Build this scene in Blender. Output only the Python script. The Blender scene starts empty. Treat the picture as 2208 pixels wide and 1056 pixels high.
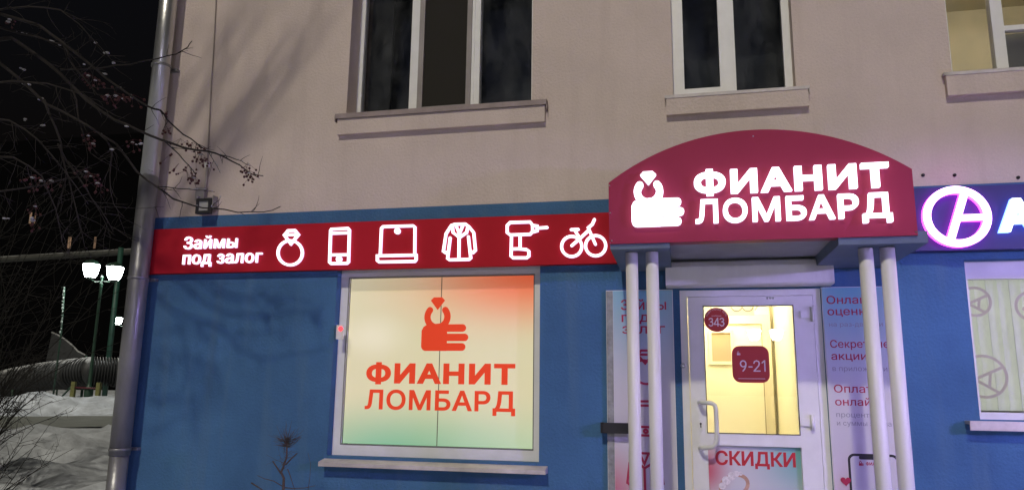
import bpy, math, random
from mathutils import Vector, Matrix, noise
from mathutils.geometry import delaunay_2d_cdt, interpolate_bezier

C = bpy.context.scene
COL = C.collection
R = math.radians
random.seed(7)

# ------------------------------------------------------------------ camera, sky, key light
YAW, PITCH, ROLL, FPX = R(-12.62), R(10.92), R(.77), 1620.0
CAM = Vector((0, -6.0, 1.6))
_f = Vector((math.sin(YAW) * math.cos(PITCH), math.cos(YAW) * math.cos(PITCH), math.sin(PITCH)))
_r0 = Vector((math.cos(YAW), -math.sin(YAW), 0)); _u0 = _r0.cross(_f)
RI = math.cos(ROLL) * _r0 + math.sin(ROLL) * _u0
UP = -math.sin(ROLL) * _r0 + math.cos(ROLL) * _u0
cd = bpy.data.cameras.new('camera'); cam = bpy.data.objects.new('camera', cd); COL.objects.link(cam)
cam.matrix_world = Matrix(((RI.x, UP.x, -_f.x, CAM.x), (RI.y, UP.y, -_f.y, CAM.y), (RI.z, UP.z, -_f.z, CAM.z), (0, 0, 0, 1)))
cd.sensor_width = 36; cd.lens = 36 * FPX / 2208; cd.clip_start = .05; cd.clip_end = 2000
C.camera = cam

SUN_DIR = Vector((.06, 1, -.9)).normalized()
w = bpy.data.worlds.new('World'); C.world = w; w.use_nodes = True
nt = w.node_tree; nt.nodes.clear()
sky = nt.nodes.new('ShaderNodeTexSky'); sky.sky_type = 'NISHITA'; sky.sun_disc = False
sky.sun_elevation = R(-4); sky.sun_rotation = R(180)
bg = nt.nodes.new('ShaderNodeBackground'); bg.inputs[1].default_value = .16
wo = nt.nodes.new('ShaderNodeOutputWorld')
nt.links.new(sky.outputs[0], bg.inputs[0]); nt.links.new(bg.outputs[0], wo.inputs[0])
sd = bpy.data.lights.new('street_light_sun', 'SUN'); sd.energy = 1.06; sd.angle = R(2.2); sd.color = (1, .93, .77)
so = bpy.data.objects.new('street_light_sun', sd); COL.objects.link(so)
so.rotation_euler = SUN_DIR.to_track_quat('-Z', 'Y').to_euler()
C.view_settings.view_transform = 'Standard'; C.view_settings.look = 'None'
C.view_settings.exposure = .36; C.view_settings.gamma = 1
C.cycles.sample_clamp_indirect = 6
C.cycles.max_bounces = 8

def at(x, y, Y=0.0):
    """point on the plane at world Y that the photograph shows at pixel x, y"""
    v = RI * ((x - 1104) / FPX) + UP * ((528 - y) / FPX) + _f
    return CAM + v * ((Y - CAM.y) / v.y)

# ------------------------------------------------------------------ materials
MATS = {}
def mat(name, base, rough=.6, metal=0, var=0, vscale=3, bump=0, bscale=60, stretch=(1, 1, 1), snow=0, emit=None, estr=0, spec=.5, grain=0):
    if name in MATS: return MATS[name]
    m = bpy.data.materials.new(name); m.use_nodes = True; t = m.node_tree; n = t.nodes; l = t.links
    p = n['Principled BSDF']; p.inputs['Roughness'].default_value = rough; p.inputs['Metallic'].default_value = metal
    p.inputs['Specular IOR Level'].default_value = spec
    p.inputs['Base Color'].default_value = (*base, 1)
    geo = n.new('ShaderNodeNewGeometry')
    col = None
    if var:
        mp = n.new('ShaderNodeMapping'); mp.inputs['Scale'].default_value = stretch; l.new(geo.outputs['Position'], mp.inputs[0])
        no = n.new('ShaderNodeTexNoise'); no.inputs['Scale'].default_value = vscale; no.inputs['Detail'].default_value = 6
        no.inputs['Roughness'].default_value = .6
        l.new(mp.outputs[0], no.inputs['Vector'])
        rp = n.new('ShaderNodeMapRange'); rp.inputs[1].default_value = .3; rp.inputs[2].default_value = .7
        rp.inputs[3].default_value = 1 - var; rp.inputs[4].default_value = 1 + var * .6
        l.new(no.outputs[0], rp.inputs[0])
        src = rp.outputs[0]
        if grain:
            ng = n.new('ShaderNodeTexNoise'); ng.inputs['Scale'].default_value = 90; ng.inputs['Detail'].default_value = 3
            l.new(geo.outputs['Position'], ng.inputs['Vector'])
            rg = n.new('ShaderNodeMapRange'); rg.inputs[1].default_value = .3; rg.inputs[2].default_value = .7
            rg.inputs[3].default_value = 1 - grain; rg.inputs[4].default_value = 1 + grain
            l.new(ng.outputs[0], rg.inputs[0])
            mu = n.new('ShaderNodeMath'); mu.operation = 'MULTIPLY'; l.new(src, mu.inputs[0]); l.new(rg.outputs[0], mu.inputs[1]); src = mu.outputs[0]
        vm = n.new('ShaderNodeVectorMath'); vm.operation = 'SCALE'; vm.inputs[0].default_value = base
        l.new(src, vm.inputs['Scale']); col = vm.outputs[0]
        l.new(col, p.inputs['Base Color'])
    if snow:
        sx = n.new('ShaderNodeSeparateXYZ'); l.new(geo.outputs['Normal'], sx.inputs[0])
        ns = n.new('ShaderNodeTexNoise'); ns.inputs['Scale'].default_value = 2.5; ns.inputs['Detail'].default_value = 5
        l.new(geo.outputs['Position'], ns.inputs['Vector'])
        ad = n.new('ShaderNodeMath'); ad.operation = 'MULTIPLY_ADD'; ad.inputs[1].default_value = .9
        l.new(ns.outputs[0], ad.inputs[0]); l.new(sx.outputs[2], ad.inputs[2])
        rs = n.new('ShaderNodeMapRange'); rs.inputs[1].default_value = 1.0; rs.inputs[2].default_value = 1.25
        l.new(ad.outputs[0], rs.inputs[0])
        mx = n.new('ShaderNodeMix'); mx.data_type = 'RGBA'; mx.inputs[6].default_value = (*base, 1); mx.inputs[7].default_value = (snow, snow, snow, 1)
        if col: l.new(col, mx.inputs[6])
        l.new(rs.outputs[0], mx.inputs[0]); l.new(mx.outputs[2], p.inputs['Base Color'])
    if bump:
        nb = n.new('ShaderNodeTexNoise'); nb.inputs['Scale'].default_value = bscale; nb.inputs['Detail'].default_value = 5
        l.new(geo.outputs['Position'], nb.inputs['Vector'])
        b = n.new('ShaderNodeBump'); b.inputs['Strength'].default_value = bump; b.inputs['Distance'].default_value = .02
        l.new(nb.outputs[0], b.inputs['Height']); l.new(b.outputs[0], p.inputs['Normal'])
    if emit:
        p.inputs['Emission Color'].default_value = (*emit, 1); p.inputs['Emission Strength'].default_value = estr
    MATS[name] = m; return m

def plaster(name, base, stain, var=.10, amt=.42):
    m = mat(name, base, rough=.85, var=var, vscale=1.3, bump=.35, bscale=45, grain=.05, spec=.25)
    n = m.node_tree.nodes; l = m.node_tree.links; p = n['Principled BSDF']
    src = p.inputs['Base Color'].links[0].from_socket
    geo = n.new('ShaderNodeNewGeometry'); mp = n.new('ShaderNodeMapping'); mp.inputs['Scale'].default_value = (5, 5, .5)
    l.new(geo.outputs['Position'], mp.inputs[0])
    no = n.new('ShaderNodeTexNoise'); no.inputs['Scale'].default_value = 1.3; no.inputs['Detail'].default_value = 5; l.new(mp.outputs[0], no.inputs['Vector'])
    rp = n.new('ShaderNodeMapRange'); rp.inputs[1].default_value = .52; rp.inputs[2].default_value = .78; rp.inputs[4].default_value = amt
    l.new(no.outputs[0], rp.inputs[0])
    mx = n.new('ShaderNodeMix'); mx.data_type = 'RGBA'; l.new(rp.outputs[0], mx.inputs[0]); l.new(src, mx.inputs[6]); mx.inputs[7].default_value = (*stain, 1)
    l.new(mx.outputs[2], p.inputs['Base Color'])
    return m

def emat(name, col, strength):
    if name in MATS: return MATS[name]
    m = bpy.data.materials.new(name); m.use_nodes = True; n = m.node_tree.nodes; n.clear()
    e = n.new('ShaderNodeEmission'); e.inputs[0].default_value = (*col, 1); e.inputs[1].default_value = strength
    o = n.new('ShaderNodeOutputMaterial'); m.node_tree.links.new(e.outputs[0], o.inputs[0]); MATS[name] = m; return m

def glass(name, tint=(1, 1, 1), ior=1.5, rough=.0, grime=0):
    if name in MATS: return MATS[name]
    m = bpy.data.materials.new(name); m.use_nodes = True; n = m.node_tree.nodes; l = m.node_tree.links; n.clear()
    t = n.new('ShaderNodeBsdfTransparent'); t.inputs[0].default_value = (*tint, 1)
    g = n.new('ShaderNodeBsdfGlossy'); g.inputs['Roughness'].default_value = rough
    f = n.new('ShaderNodeFresnel'); f.inputs[0].default_value = ior
    x = n.new('ShaderNodeMixShader'); o = n.new('ShaderNodeOutputMaterial')
    l.new(f.outputs[0], x.inputs[0]); l.new(t.outputs[0], x.inputs[1]); l.new(g.outputs[0], x.inputs[2]); l.new(x.outputs[0], o.inputs[0])
    if grime:
        ge = n.new('ShaderNodeNewGeometry'); mp = n.new('ShaderNodeMapping'); mp.inputs['Scale'].default_value = (2.5, 2.5, .9); l.new(ge.outputs['Position'], mp.inputs[0])
        no = n.new('ShaderNodeTexNoise'); no.inputs['Scale'].default_value = 2.2; no.inputs['Detail'].default_value = 8; no.inputs['Roughness'].default_value = .7; l.new(mp.outputs[0], no.inputs['Vector'])
        rp = n.new('ShaderNodeMapRange'); rp.inputs[1].default_value = .42; rp.inputs[2].default_value = .85; rp.inputs[4].default_value = grime; l.new(no.outputs[0], rp.inputs[0])
        d = n.new('ShaderNodeBsdfDiffuse'); d.inputs[0].default_value = (.5, .52, .52, 1); y = n.new('ShaderNodeMixShader')
        l.new(rp.outputs[0], y.inputs[0]); l.new(x.outputs[0], y.inputs[1]); l.new(d.outputs[0], y.inputs[2]); l.new(y.outputs[0], o.inputs[0])
    MATS[name] = m; return m

def printed(name, base, blobs, rough=.45, glow=0, var=.03):
    """printed sheet: a base ink with soft blobs of other inks or painted light; blob = (colour, cx, cz, rx, rz) in the sheet's 0..1 frame"""
    m = bpy.data.materials.new(name); m.use_nodes = True; n = m.node_tree.nodes; l = m.node_tree.links
    p = n['Principled BSDF']; p.inputs['Roughness'].default_value = rough
    tc = n.new('ShaderNodeTexCoord'); prev = None
    for col, cx, cz, rx, rz in blobs:
        mp = n.new('ShaderNodeMapping'); mp.vector_type = 'POINT'
        mp.inputs['Scale'].default_value = (1 / rx, 0, 1 / rz); mp.inputs['Location'].default_value = (-cx / rx, 0, -cz / rz)
        l.new(tc.outputs['Generated'], mp.inputs[0])
        ln = n.new('ShaderNodeVectorMath'); ln.operation = 'LENGTH'; l.new(mp.outputs[0], ln.inputs[0])
        rp = n.new('ShaderNodeMapRange'); rp.interpolation_type = 'SMOOTHSTEP'; rp.inputs[1].default_value = 1; rp.inputs[2].default_value = 0
        l.new(ln.outputs['Value'], rp.inputs[0])
        mx = n.new('ShaderNodeMix'); mx.data_type = 'RGBA'; l.new(rp.outputs[0], mx.inputs[0])
        if prev: l.new(prev, mx.inputs[6])
        else: mx.inputs[6].default_value = (*base, 1)
        mx.inputs[7].default_value = (*col, 1); prev = mx.outputs[2]
    l.new(prev, p.inputs['Base Color'])
    if glow:
        l.new(prev, p.inputs['Emission Color']); p.inputs['Emission Strength'].default_value = glow
    return m

# ------------------------------------------------------------------ mesh builder
class MB:
    def __init__(s): s.v = []; s.f = []; s.m = []; s.sm = []
    def face(s, idx, mi=0, sm=False): s.f.append(tuple(idx)); s.m.append(mi); s.sm.append(sm)
    def box(s, x0, x1, y0, y1, z0, z1, mi=0):
        k = len(s.v)
        s.v += [Vector((x, y, z)) for z in (z0, z1) for y in (y0, y1) for x in (x0, x1)]
        for q in ((0, 2, 3, 1), (4, 5, 7, 6), (0, 1, 5, 4), (2, 6, 7, 3), (0, 4, 6, 2), (1, 3, 7, 5)): s.face([k + i for i in q], mi)
        return s
    def quad(s, a, b, c, d, mi=0):
        k = len(s.v); s.v += [Vector(p) for p in (a, b, c, d)]; s.face((k, k + 1, k + 2, k + 3), mi); return s
    def frame(s, x0, x1, z0, z1, wd, y0, y1, mi=0):
        wl, wr, wb, wt = wd if isinstance(wd, tuple) else (wd,) * 4
        s.box(x0, x0 + wl, y0, y1, z0, z1, mi); s.box(x1 - wr, x1, y0, y1, z0, z1, mi)
        s.box(x0 + wl, x1 - wr, y0, y1, z0, z0 + wb, mi); s.box(x0 + wl, x1 - wr, y0, y1, z1 - wt, z1, mi); return s
    def tube(s, pts, rad, seg=8, mi=0, closed=False, cap=True, ring=None):
        pts = [Vector(p) for p in pts]; n = len(pts); rs = rad if isinstance(rad, (list, tuple)) else [rad] * n
        k0 = len(s.v); prev = None
        for i in range(n):
            if closed: t = pts[(i + 1) % n] - pts[i - 1]
            else: t = pts[min(i + 1, n - 1)] - pts[max(i - 1, 0)]
            if t.length < 1e-9: t = Vector((0, 0, 1))
            t.normalize()
            if prev is None:
                a = Vector((0, 0, 1)) if abs(t.z) < .9 else Vector((1, 0, 0))
                u = t.cross(a).normalized()
            else: u = (prev - t * prev.dot(t)).normalized()
            prev = u; wv = t.cross(u)
            for j in range(seg):
                an = 2 * math.pi * j / seg
                s.v.append(pts[i] + (u * math.cos(an) + wv * math.sin(an)) * rs[i])
        m = n if closed else n - 1
        for i in range(m):
            for j in range(seg):
                a = k0 + i * seg + j; b = k0 + i * seg + (j + 1) % seg
                c = k0 + ((i + 1) % n) * seg + (j + 1) % seg; d = k0 + ((i + 1) % n) * seg + j
                s.face((a, b, c, d), mi, True)
        if cap and not closed:
            s.face([k0 + j for j in reversed(range(seg))], mi); s.face([k0 + (n - 1) * seg + j for j in range(seg)], mi)
        return s
    def lathe(s, c, prof, seg=16, mi=0, axis='z', sm=True):
        k = len(s.v); c = Vector(c)
        for r, h in prof:
            for j in range(seg):
                a = 2 * math.pi * j / seg
                q = (r * math.cos(a), r * math.sin(a), h) if axis == 'z' else (r * math.cos(a), h, -r * math.sin(a))
                s.v.append(c + Vector(q))
        for i in range(len(prof) - 1):
            for j in range(seg):
                s.face((k + i * seg + j, k + i * seg + (j + 1) % seg, k + (i + 1) * seg + (j + 1) % seg, k + (i + 1) * seg + j), mi, sm)
        s.face([k + j for j in reversed(range(seg))], mi); s.face([k + (len(prof) - 1) * seg + j for j in range(seg)], mi)
        return s
    def ball(s, c, r, mi=0, seg=6, sq=1):
        return s.lathe(c, [(r * .35, -r * .94 * sq), (r * .87, -r * .5 * sq), (r, 0), (r * .87, r * .5 * sq), (r * .35, r * .94 * sq)], seg, mi)
    def flat(s, loops, yf, yb, front=0, side=0):
        """letters and shapes in the facade plane: loops of (x, z), front face at yf, sides back to yb"""
        loops = [[Vector(p) for p in L] for L in loops]
        V, F = tess(loops); k = len(s.v)
        s.v += [Vector((p.x, yf, p.y)) for p in V]
        for f in F: s.face([k + i for i in f], front)
        for L in loops:
            k = len(s.v); n = len(L)
            s.v += [Vector((p.x, yf, p.y)) for p in L] + [Vector((p.x, yb, p.y)) for p in L]
            for i in range(n): s.face((k + i, k + n + i, k + n + (i + 1) % n, k + (i + 1) % n), side)
        return s
    def stroke(s, pts, wd, yf, yb, front=0, side=0, closed=False, caps=True):
        for L in [stroke_loops(pts, wd, closed, caps)]: s.flat(L, yf, yb, front, side)
        return s
    def build(s, name, mats, parent=None, at0=None, shadow=True):
        if not isinstance(mats, (list, tuple)): mats = [mats]
        if parent is not None: o0 = Vector(parent['_o'])
        elif at0 is not None: o0 = Vector(at0)
        else:
            xs = [p.x for p in s.v]; ys = [p.y for p in s.v]; zs = [p.z for p in s.v]
            o0 = Vector(((min(xs) + max(xs)) / 2, (min(ys) + max(ys)) / 2, min(zs)))
        me = bpy.data.meshes.new(name); me.from_pydata([p - o0 for p in s.v], [], s.f)
        for m in mats: me.materials.append(m)
        me.polygons.foreach_set('material_index', s.m); me.polygons.foreach_set('use_smooth', s.sm); me.update()
        o = bpy.data.objects.new(name, me); COL.objects.link(o)
        if parent is not None: o.parent = parent
        else: o.location = o0
        o['_o'] = tuple(o0); return o

def thing(name, label, cat, loc, group=None):
    o = bpy.data.objects.new(name, None); COL.objects.link(o); o.location = loc; o.empty_display_size = .1
    o['_o'] = tuple(loc); tag(o, label, cat, group); return o
def tag(o, label=None, cat=None, group=None, kind=None):
    for k, v in (('label', label), ('category', cat), ('group', group), ('kind', kind)):
        if v: o[k] = v
    return o
def dup(o, loc, label=None):
    r = o.copy(); COL.objects.link(r); r.location = loc
    if label: r['label'] = label
    for ch in list(o.children):
        c = ch.copy(); COL.objects.link(c); c.parent = r
        for g in list(ch.children):
            d = g.copy(); COL.objects.link(d); d.parent = c
    return r

# ------------------------------------------------------------------ flat outlines and lettering
def tess(loops):
    v = []; e = []
    for L in loops:
        k = len(v); v += L; e += [(k + i, k + (i + 1) % len(L)) for i in range(len(L))]
    V, E, F, _, _, _ = delaunay_2d_cdt(v, e, [], 0, 1e-7)
    def wind(c):
        w_ = 0
        for L in loops:
            for i in range(len(L)):
                a, b = L[i], L[(i + 1) % len(L)]
                cr = (b.x - a.x) * (c.y - a.y) - (c.x - a.x) * (b.y - a.y)
                if a.y <= c.y < b.y and cr > 0: w_ += 1
                if b.y <= c.y < a.y and cr < 0: w_ -= 1
        return w_
    return V, [f for f in F if wind(sum((V[i] for i in f), Vector((0, 0))) / len(f)) != 0]
def larea(L): return sum(L[i].x * L[(i + 1) % len(L)].y - L[(i + 1) % len(L)].x * L[i].y for i in range(len(L))) / 2
def arc(cx, cz, r, a0, a1, n=24, rz=None):
    return [Vector((cx + r * math.cos(R(a0 + (a1 - a0) * i / n)), cz + (rz or r) * math.sin(R(a0 + (a1 - a0) * i / n)))) for i in range(n + 1)]
def circle(cx, cz, r, n=32, hole=False):
    L = arc(cx, cz, r, 0, 360, n)[:-1]; return L[::-1] if hole else L
def rrect(x0, x1, z0, z1, r, hole=False, n=5):
    L = arc(x1 - r, z1 - r, r, 0, 90, n) + arc(x0 + r, z1 - r, r, 90, 180, n) + arc(x0 + r, z0 + r, r, 180, 270, n) + arc(x1 - r, z0 + r, r, 270, 360, n)
    return L[::-1] if hole else L
def stroke_loops(pts, wd, closed=False, caps=True):
    P = [Vector(p) for p in pts]; n = len(P); h = wd / 2; Lf = []; Rt = []
    for i in range(n):
        if closed: a, b, c = P[i - 1], P[i], P[(i + 1) % n]
        else: a, b, c = P[max(i - 1, 0)], P[i], P[min(i + 1, n - 1)]
        e1 = (b - a) if (b - a).length > 1e-9 else (c - b); e2 = (c - b) if (c - b).length > 1e-9 else (b - a)
        e1 = e1.normalized(); e2 = e2.normalized()
        n1 = Vector((-e1.y, e1.x)); n2 = Vector((-e2.y, e2.x)); k = max(1 + n1.dot(n2), .35)
        o = (n1 + n2) * (h / k); Lf.append(b + o); Rt.append(b - o)
    if closed:
        A, B = Lf, Rt
        if abs(larea(A)) < abs(larea(B)): A, B = B, A
        if larea(A) < 0: A = A[::-1]
        if larea(B) > 0: B = B[::-1]
        return [A, B]
    if caps:
        def cp(c, d):
            a0 = math.atan2(d.y, d.x); return [c + Vector((math.cos(a0 + t), math.sin(a0 + t))) * h for t in (-math.pi / 4, 0, math.pi / 4)]
        e = cp(P[-1], P[-1] - P[-2]); st = cp(P[0], P[0] - P[1])
        L = Rt + e + Lf[::-1] + st
    else: L = Rt + Lf[::-1]
    if larea(L) < 0: L = L[::-1]
    return [L]
def text_loops(s, bold=0, res=5, spacing=1.0):
    c = bpy.data.curves.new('lettering', 'FONT'); c.body = s; c.size = 1; c.space_character = spacing
    o = bpy.data.objects.new('lettering', c); COL.objects.link(o)
    dg = bpy.context.evaluated_depsgraph_get(); cu = o.evaluated_get(dg).to_curve(dg); loops = []
    for sp in cu.splines:
        L = []
        if sp.type == 'BEZIER':
            bp = sp.bezier_points; n = len(bp)
            for i in range(n):
                a, b = bp[i], bp[(i + 1) % n]; d = b.co - a.co
                if (a.handle_right - a.co).cross(d).length < 1e-5 and (b.handle_left - b.co).cross(d).length < 1e-5: L.append(a.co.to_2d())
                else: L += [p.to_2d() for p in interpolate_bezier(a.co, a.handle_right, b.handle_left, b.co, res + 1)[:-1]]
        else: L = [p.co.to_2d() for p in sp.points]
        M = []
        for p in L:
            if not M or (p - M[-1]).length > 1e-4: M.append(p)
        if len(M) > 2 and (M[0] - M[-1]).length < 1e-4: M.pop()
        if len(M) > 2: loops.append(M)
    bpy.data.objects.remove(o); bpy.data.curves.remove(c)
    big = max(loops, key=lambda L: abs(larea(L)))
    if larea(big) < 0: loops = [L[::-1] for L in loops]
    if bold:
        out = []
        for L in loops:
            n = len(L); M = []
            for i in range(n):
                a, b, c_ = L[i - 1], L[i], L[(i + 1) % n]
                e1 = (b - a).normalized(); e2 = (c_ - b).normalized()
                n1 = Vector((e1.y, -e1.x)); n2 = Vector((e2.y, -e2.x))
                M.append(b + (n1 + n2) * (bold / max(1 + n1.dot(n2), .4)))
            out.append(M)
        loops = out
    return loops
CAPH = max(p.y for L in text_loops('Н') for p in L)
def fit_text(s, x0, zb, zt, x1=None, bold=0, sx=1.0, spacing=1.0):
    """outlines of s with its left edge at x0, baseline zb, cap height up to zt; x1 fixes the right edge"""
    L = text_loops(s, bold, spacing=spacing); k = (zt - zb) / (CAPH + 2 * bold)
    xs = [p.x for q in L for p in q]; a, b = min(xs), max(xs)
    kx = (x1 - x0) / (b - a) if x1 is not None else k * sx
    return [[Vector((x0 + (p.x - a) * kx, zb + (p.y + bold) * k)) for p in q] for q in L]

def words(L):
    """split fitted outlines into words at the wide gaps"""
    h_ = max(p.y for q in L for p in q) - min(p.y for q in L for p in q); L = sorted(L, key=lambda q: min(p.x for p in q)); out = [[]]; right = None
    for q in L:
        a = min(p.x for p in q)
        if right is not None and a - right > .16 * h_ and out[-1]: out.append([])
        out[-1].append(q); right = max(p.x for p in q) if right is None else max(right, max(p.x for p in q))
    return out

# ------------------------------------------------------------------ shared materials
m_beige = plaster('beige_plaster', (.63, .530, .478), (.50, .41, .36))
m_blue = plaster('blue_plaster', (.060, .152, .300), (.090, .170, .270), .24, .7)
m_white = mat('white_plastic', (.80, .80, .79), rough=.35, var=.06, vscale=6)
m_whitepaint = mat('white_painted_metal', (.78, .77, .76), rough=.4, var=.07, vscale=9, stretch=(1, 1, .3), bump=.05, bscale=30)
m_sill = mat('dirty_white_sheet_metal', (.60, .55, .54), rough=.45, var=.3, vscale=5)
m_brown = mat('weathered_brown_metal', (.30, .24, .23), rough=.6, var=.25, vscale=8)
m_glass = glass('window_glass')
m_gglass = glass('grimy_window_glass', grime=.10)
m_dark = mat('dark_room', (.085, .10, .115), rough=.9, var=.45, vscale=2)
m_curtain = mat('dark_curtain', (.045, .05, .05), rough=.9, var=.2)
m_red = mat('red_composite_panel', (.47, .013, .026), rough=.7, var=.05, vscale=3, spec=.15)
m_fred = mat('red_film_print', (.62, .05, .018), rough=.8, spec=.2, emit=(.62, .05, .018), estr=.5)  # emission stands in for light shining through the film
m_plum = mat('crimson_ink', (.42, .02, .07), rough=.5)
m_grey_ink = mat('grey_ink', (.30, .29, .33), rough=.5)
m_black = mat('black_plastic', (.015, .015, .017), rough=.5)
m_steel = mat('galvanised_steel', (.62, .62, .62), rough=.33, metal=.85, var=.25, vscale=4, stretch=(1, 1, .25), bump=.08, bscale=25)
m_bark = mat('dark_bark', (.018, .014, .012), rough=.9, var=.4, vscale=30)
m_snow = mat('snow_clump', (.40, .40, .42), rough=.8)
m_berry = mat('dark_red_berry', (.050, .005, .008), rough=.5)

# ================================================================== THE SETTING
VN = Vector((-.69, .72, 0))
def terrain(x, y):
    t = (Vector((x, y + 6, 0))).dot(VN)
    far = max(0, min(1, (t - 8) / 13)); h = .55 * far * far * (3 - 2 * far)
    if x > -4.5: h *= max(0, 1 - (x + 4.5) / 2)
    h += .34 * math.exp(-((t - 32.0) / 1.3) ** 2) * (.9 + 1.0 * noise.noise(Vector((x * .55, y * .55, 3))))
    h += .28 * max(0, min(1, (t - 29.6) / 2.4))
    p = max(0, min(1, 1 - abs(t - 25.2) / 4.6)); rough = 1 - .93 * (min(1, p * 6))
    near = max(0, min(1, (-x - 4.4) / 1.5))
    rough *= near
    h += rough * (.28 * noise.noise(Vector((x * .8, y * .8, 0))) + 0.26 * noise.noise(Vector((x * 1.7, y * 1.7, 7))) + .13 * noise.noise(Vector((x * 4.2, y * 4.2, 2)))) * max(.12, min(1, t / 8))
    return h
def axis_steps(lo, a, b, hi, st):
    xs = []; x = a
    while x <= b: xs.append(x); x += st
    s_ = st; x = a
    while x > lo: s_ *= 1.35; x -= s_; xs.insert(0, max(x, lo))
    s_ = st; x = b
    while x < hi: s_ *= 1.35; x += s_; xs.append(min(x, hi))
    return xs
gx = axis_steps(-700, -44, -4, 700, .33); gy = axis_steps(-500, -7, 36, 900, .33)
g = MB()
for y in gy:
    for x in gx: g.v.append(Vector((x, y, terrain(x, y))))
nx = len(gx)
for j in range(len(gy) - 1):
    for i in range(nx - 1): g.face((j * nx + i, j * nx + i + 1, (j + 1) * nx + i + 1, (j + 1) * nx + i), 0, True)
m_ground = mat('trampled_snow', (.60, .63, .68), rough=.85, var=.42, vscale=2.2, bump=1.0, bscale=9)
tag(g.build('snowy_ground', m_ground, at0=(0, 0, 0)), kind='structure')
pm = MB(); tv = Vector((.72, .69, 0))
for i in range(60):
    for e, tt in enumerate((21.4, 24.0, 26.6, 29.2)):
        q = Vector((0, -6, 0)) + VN * (tt + 0.7 * noise.noise(Vector((i * .45, e, 0)))) + tv * (-30 + i)
        pm.v.append(Vector((q.x, q.y, terrain(q.x, q.y) + .03)))
for i in range(59):
    for e in range(3): pm.face((i * 4 + e, i * 4 + e + 1, i * 4 + e + 5, i * 4 + e + 4), 0, True)
tag(pm.build('path', mat('packed_snow_path', (.18, .185, .16), rough=.8, var=.2, vscale=2, bump=.2, bscale=9), at0=(0, 0, 0)), kind='structure')

# ================================================================== BUILDING
XL, XR, ZSPLIT = -4.93, 7.0, 3.145
B = thing('shop_building', 'two storey plastered building, beige above and blue below, with shop fronts', 'building', (1.0, 0, 0))

def wall_face(x0, x1, z0, z1, holes, name, m, depth=.38):
    """front skin with openings, plus the reveals of the openings"""
    xs = sorted({x0, x1, *[v for h in holes for v in h[:2]]}); zs = sorted({z0, z1, *[v for h in holes for v in h[2:4]]})
    xs = [x for x in xs if x0 <= x <= x1]; zs = [z for z in zs if z0 <= z <= z1]
    b = MB()
    for i in range(len(xs) - 1):
        for j in range(len(zs) - 1):
            cx, cz = (xs[i] + xs[i + 1]) / 2, (zs[j] + zs[j + 1]) / 2
            if any(h[0] < cx < h[1] and h[2] < cz < h[3] for h in holes): continue
            b.quad((xs[i], 0, zs[j]), (xs[i + 1], 0, zs[j]), (xs[i + 1], 0, zs[j + 1]), (xs[i], 0, zs[j + 1]))
    for h in holes:
        a0, a1, c0, c1 = h[:4]; c0 = max(c0, z0); c1 = min(c1, z1)
        if c1 <= c0: continue
        b.quad((a0, 0, c0), (a0, 0, c1), (a0, depth, c1), (a0, depth, c0)); b.quad((a1, 0, c0), (a1, depth, c0), (a1, depth, c1), (a1, 0, c1))
        b.quad((a0, 0, c0), (a0, depth, c0), (a1, depth, c0), (a1, 0, c0)); b.quad((a0, 0, c1), (a1, 0, c1), (a1, depth, c1), (a0, depth, c1))
    return b
W1 = (-2.905, -1.185, at(900, 240, 0).z + .025, 5.45)
W1 = (-2.905, -1.185, 4.03, 5.45)
W2 = (.004, .962, 3.99, 5.40)
W3 = (2.095, 3.85, 4.02, 5.40)
WS = (-2.902, -1.104, 1.045, 2.655)
WD = (.008, 1.045, .35, 2.385)
WA = (2.045, 4.40, 1.44, 2.58)
lower = wall_face(XL, XR, 0, ZSPLIT, [WS, WD, WA], 'wall', m_blue)
lower.quad((XL, 0, 0), (XL, 0, ZSPLIT), (XL, 11, ZSPLIT), (XL, 11, 0)); lower.quad((XR, 0, 0), (XR, 11, 0), (XR, 11, ZSPLIT), (XR, 0, ZSPLIT))
tag(lower.build('wall', m_blue, B), 'blue painted ground floor wall')
upper = wall_face(XL, XR, ZSPLIT, 6.6, [W1, W2, W3], 'wall', m_beige)
upper.quad((XL, 0, ZSPLIT), (XL, 0, 6.6), (XL, 11, 6.6), (XL, 11, ZSPLIT)); upper.quad((XR, 0, ZSPLIT), (XR, 11, ZSPLIT), (XR, 11, 6.6), (XR, 0, 6.6))
tag(upper.build('wall', m_beige, B), 'beige plastered upper wall')
rf = MB().box(XL - .35, XR + .35, -.45, 11.4, 6.6, 6.78); rf.build('roof', mat('roof_sheet', (.12, .12, .13), rough=.5), B)

def room(x0, x1, z0, z1, y0, y1, m, name='room'):
    b = MB()
    b.quad((x0, y1, z0), (x1, y1, z0), (x1, y1, z1), (x0, y1, z1)); b.quad((x0, y0, z0), (x0, y1, z0), (x0, y1, z1), (x0, y0, z1))
    b.quad((x1, y0, z0), (x1, y0, z1), (x1, y1, z1), (x1, y1, z0)); b.quad((x0, y0, z0), (x1, y0, z0), (x1, y1, z0), (x0, y1, z0))
    b.quad((x0, y0, z1), (x0, y1, z1), (x1, y1, z1), (x1, y0, z1))
    return b.build(name, m, B)
dk = m_dark

# ---- first floor windows
YR = .20
def pane(x0, x1, z0, z1, y, parent, m=None): return MB().box(x0, x1, y, y + .006, z0, z1).build('pane', m or m_gglass, parent)
def band(x0, x1, z0, z1, d):                                       # plaster apron below a sill
    b = MB().box(x0, x1, -d, 0.0, z0, z1); tag(b.build('apron', m_beige, B), 'plaster band below the first floor window')
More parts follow.
